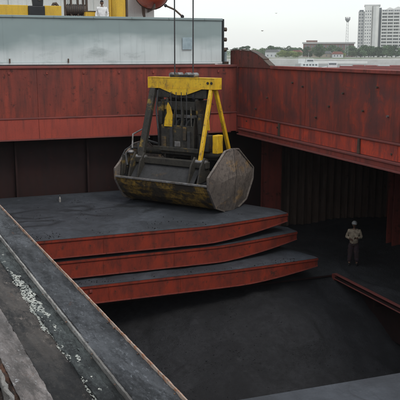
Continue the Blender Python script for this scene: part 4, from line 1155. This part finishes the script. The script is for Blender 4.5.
# trees of the far bank
def leaf_mat(name, a, b):
    t = NT(name)
    i_ = t.n('ShaderNodeObjectInfo')
    n = t.noise(.45, 4, .6); f = t.noise(2.5, 4, .7)
    c = t.mix(t.ramp(n, [(.38, 0.), (.62, 1.)]), a, b)
    c = t.mix(t.ramp(f, [(.4, 0.), (.7, .5)]), c, tuple(q * .6 for q in a))
    return t.done(c, .8, None)
LM = [leaf_mat('foliage_dark', (.08, .145, .06), (.12, .19, .08)), leaf_mat('foliage_mid', (.10, .16, .06), (.14, .20, .08)), leaf_mat('foliage_yellow', (.26, .31, .08), (.18, .24, .08))]
TR = plain('tree_bark', (.09, .07, .05), .9)
def tree_proto(h, w_, mat, seed):
    random.seed(seed)
    e = empty('bank_tree', (0, 0, -50))
    m = MB()
    m.tube([(0, 0, -.5), (.1, .1, h * .25), (.0, .2, h * .5), (.1, 0, h * .8)], [h * .04, h * .03, h * .02, h * .008], 7)
    cl = []
    for k in range(random.randint(9, 13)):
        a_ = random.random() * 6.28; rr = w_ * .5 * random.uniform(.15, .8); z = h * random.uniform(.26, .88)
        rr *= 1.1 - .55 * abs(z / h - .5)
        c_ = Vector((rr * math.cos(a_), rr * math.sin(a_), z)); cl.append((c_, w_ * random.uniform(.18, .30)))
        m.tube([(0, .1, z * .6), tuple(c_ * .6 + Vector((0, 0, z * .35))), tuple(c_)], [h * .014, h * .008, h * .004], 5)
    m.build('trunk', TR, e)
    m = MB()
    for c_, r in cl:
        for q in range(230):
            d = Vector((random.gauss(0, 1), random.gauss(0, 1), random.gauss(0, 1))).normalized() * r * random.uniform(.55, 1.12)
            d.z *= .75
            p_ = c_ + d; s_ = random.uniform(.28, .6) * h / 10
            u = Vector((random.gauss(0, 1), random.gauss(0, 1), random.gauss(0, 1))).normalized(); v = u.orthogonal().normalized()
            m.face([p_ + u * s_, p_ + v * s_ * .6, p_ - u * s_, p_ - v * s_ * .6])
    m.build('crown', mat, e)
    return e
kinds = ['dark broad tree', 'mid green rounded tree', 'yellow green bushy tree', 'tall thin dark tree']
protos = [tree_proto(9.5, 9, LM[0], 1), tree_proto(8, 9, LM[1], 2), tree_proto(5.5, 9, LM[2], 3), tree_proto(11, 6, LM[0], 4)]
random.seed(77)
spots = []
for px in [236, 243, 249, 255, 260, 266, 271, 276, 281, 286, 291, 296, 301, 306, 311, 317, 323, 329, 335, 341, 347, 353]:
    spots.append((px + random.uniform(-1.5, 1.5), random.uniform(700, 780), random.choice([0, 0, 1, 1, 3]), random.uniform(.75, 1.15)))
for px in [234, 240, 246, 253, 258, 263, 268, 274, 281, 285, 289, 293, 298, 320, 328, 334, 342]:
    spots.append((px, random.uniform(640, 680) if px > 280 else random.uniform(720, 800), 2 if 280 < px < 300 else random.choice([1, 2]), random.uniform(.6, .95)))
for px in [357, 361, 365, 369, 374, 378, 383, 387, 392, 396, 401, 406, 412]:
    spots.append((px, random.uniform(672, 715), random.choice([0, 1, 1]) if px < 366 else 0, random.uniform(.8, 1.0)))
land = ['beside the coaming bracket', 'left of the brick building', 'in front of the brick building', 'under the mast left of the tower', 'at the foot of the apartment tower']
ordn = ['leftmost', 'second from the left', 'third from the left', 'fourth from the left', 'fifth from the left', 'sixth from the left', 'seventh from the left', 'eighth from the left', 'ninth from the left', 'tenth from the left', 'eleventh from the left', 'twelfth from the left', 'thirteenth from the left', 'fourteenth from the left']
used = set(); cnt = {}
spots.sort()
for i, (px, d_, k, s_) in enumerate(spots):
    o = protos[k] if k not in used else copy_tree(protos[k]); used.add(k)
    s_ *= 1.22
    p_ = cpos(px, d_); o.location = (p_.x, p_.y, 6.7); o.scale = (s_ * 1.1, s_ * 1.1, s_ * random.uniform(.85, 1.05)); o.rotation_euler.z = random.random() * 6
    if k == 3: o.scale.z *= .85
    w_ = 0 if px < 270 else 1 if px < 302 else 2 if px < 334 else 3 if px < 356 else 4
    n_ = cnt.get((w_, k), 0); cnt[(w_, k)] = n_ + 1
    props(o, '%s, %s %s' % (kinds[k], ordn[n_].replace(' from', ' such from'), land[w_]), 'tree', 'trees on the far bank')
for k in range(4):
    if k not in used:
        for ch in [q for q in list(col.objects) if q.parent == protos[k]]: bpy.data.objects.remove(ch)
        bpy.data.objects.remove(protos[k])
# far wood behind, one mass
random.seed(9)
m = MB()
for i in range(26000):
    u = random.uniform(-420, 480); vv = random.uniform(980, 1120); hh = 8 + 5 * noise.noise((u * .02, vv * .01, 4)) + 3 * noise.noise((u * .09, 1, 4))
    z = 6 + random.random() ** .6 * hh * 1.05
    p_ = rt * u + fw * vv; p_.z = z; s_ = random.uniform(.7, 1.5)
    a_ = Vector((random.gauss(0, 1), random.gauss(0, 1), random.gauss(0, 1))).normalized(); b_ = a_.orthogonal().normalized()
    m.face([p_ + a_ * s_, p_ + b_ * s_ * .7, p_ - a_ * s_, p_ - b_ * s_ * .7])
m.build('far_wood', LM[0], label='hazy far line of trees along the horizon', cat='wood', kind='stuff')

# boats on the river
WB = plain('boat_white', (.72, .74, .73), .5, (.62, .64, .63), 1); RB = plain('barge_red', (.30, .07, .06), .7, (.22, .07, .06), .6)
def hull_mesh(L, W, h, mat, e, name='hull'):
    m = MB(); rings = []
    for k in range(13):
        t = k / 12; x = -L / 2 + L * t
        w2 = W / 2 * (1 - max(0, (t - .75) / .25) ** 2 * .95) * (1 if t > .04 else .9)
        sh = .25 * h * max(0, (t - .7) / .3) ** 2
        rings.append([m.bm.verts.new(p_) for p_ in ((x, -w2, h + sh), (x, -w2 * .85, 0), (x, 0, -.4), (x, w2 * .85, 0), (x, w2, h + sh))])
    for a_, b_ in zip(rings, rings[1:]):
        for i in range(5): m.bm.faces.new((a_[i], a_[(i + 1) % 5], b_[(i + 1) % 5], b_[i]))
    m.bm.faces.new(rings[0]); m.bm.faces.new(rings[-1][::-1])
    return m.build(name, mat, e)
e = face_empty('river_launch', 311, 330, WZ, 'white river launch with a stepped cabin moored left of the barge', 'boat', R(8))
hull_mesh(14, 3.6, 2.8, WB, e)
MB().box(-4.2, 3.2, -1.4, 1.4, 2.85, 4.9).build('cabin', WB, e, bevel=.15)
w_ = MB().box(-2.0, 1.2, -1.2, 1.2, 4.92, 6.6).build('wheelhouse', WB, e, bevel=.12)
MB().box(-1.7, .9, -1.23, -1.205, 5.5, 6.2).build('window', AW[2], w_)
for x in (-3.4, -2.1, -.8, .5, 1.8): MB().box(x, x + .8, -1.43, -1.405, 3.7, 4.4).build('window', AW[2], e)
m = MB(); m.cyl((-1, 0, 6.6), (-1, 0, 9.2), .07, 6); m.build('mast', AW[1], e)
e = face_empty('red_barge', 392, 300, WZ, 'long reddish cargo barge on the river just beyond the right coaming', 'barge', R(3))
hull_mesh(52, 9, 3.4, RB, e)
MB().box(-20, 19, -3.6, 3.6, 3.42, 4.1).build('coaming', RB, e, bevel=.05)
for k in range(8):
    MB().box(-19.6 + k * 4.8, -15.2 + k * 4.8, -3.7, 3.7, 4.12, 4.35 + .1 * (k % 2)).build('hatch_board', RB if k % 3 else AW[1], e)
MB().box(-24.5, -21, -2.4, 2.4, 3.42, 5.6).build('wheelhouse', WB, e, bevel=.1)
MB().box(-24.2, -21.3, -2.43, -2.405, 4.5, 5.2).build('window', AW[2], e)
m = MB(); m.cyl((20.5, 0, 3.4), (20.5, 0, 6.2), .1, 6); m.build('mast', AW[1], e)
e = face_empty('grey_barge', 338, 420, WZ, 'low pale grey barge lying on the river left of the red one', 'barge', R(-2))
hull_mesh(46, 8, 3.2, AW[1], e)
MB().box(-17, 16, -3, 3, 3.22, 4.4).build('hold_cover', AW[0], e, bevel=.1)
MB().box(-21.5, -18, -2, 2, 3.22, 5.8).build('wheelhouse', WB, e, bevel=.1)
# birds
def bird(px, py, d_, rz, label):
    p_ = cpos(px, d_)
    e = empty('bird', (p_.x, p_.y, zat(py, d_)), rz, label, 'bird')
    m = MB(); m.tube([(0, -.22, 0), (0, -.1, .0), (0, .08, .01), (0, .2, .0), (0, .33, .0)], [.015, .05, .06, .03, .012], 8); m.build('body', M['machine'], e, smooth=True)
    for sx in (-1, 1):
        m = MB(); m.face([(sx * .04, -.1, .03), (sx * .32, -.14, .14), (sx * .34, .02, .14), (sx * .04, .1, .03)]); m.face([(sx * .32, -.14, .14), (sx * .62, .04, .05), (sx * .34, .02, .14)])
        o = m.build('wing', M['machine'], e); s_ = o.modifiers.new('s', 'SOLIDIFY'); s_.thickness = .02
bird(262, 31.5, 190, .5, 'small dark bird gliding low in the grey sky right of the hatch cover')
bird(275.5, 14.5, 260, 2.0, 'smaller dark bird high in the grey sky')

# ------------------------------------------------------------------ haze
t = bpy.data.materials.new('haze_air'); t.use_nodes = True; tn = t.node_tree
tn.nodes.remove(tn.nodes['Principled BSDF']); pv = tn.nodes.new('ShaderNodeVolumePrincipled')
pv.inputs['Color'].default_value = (.93, .95, .96, 1); pv.inputs['Density'].default_value = .00020; pv.inputs['Anisotropy'].default_value = .1
tn.links.new(pv.outputs[0], tn.nodes['Material Output'].inputs['Volume'])
m = MB(); m.box(-HAZE_R, HAZE_R, -HAZE_R, HAZE_R, -5.2, 72)
m.build('haze', t, label='thin grey haze over the river', cat='haze', kind='stuff')
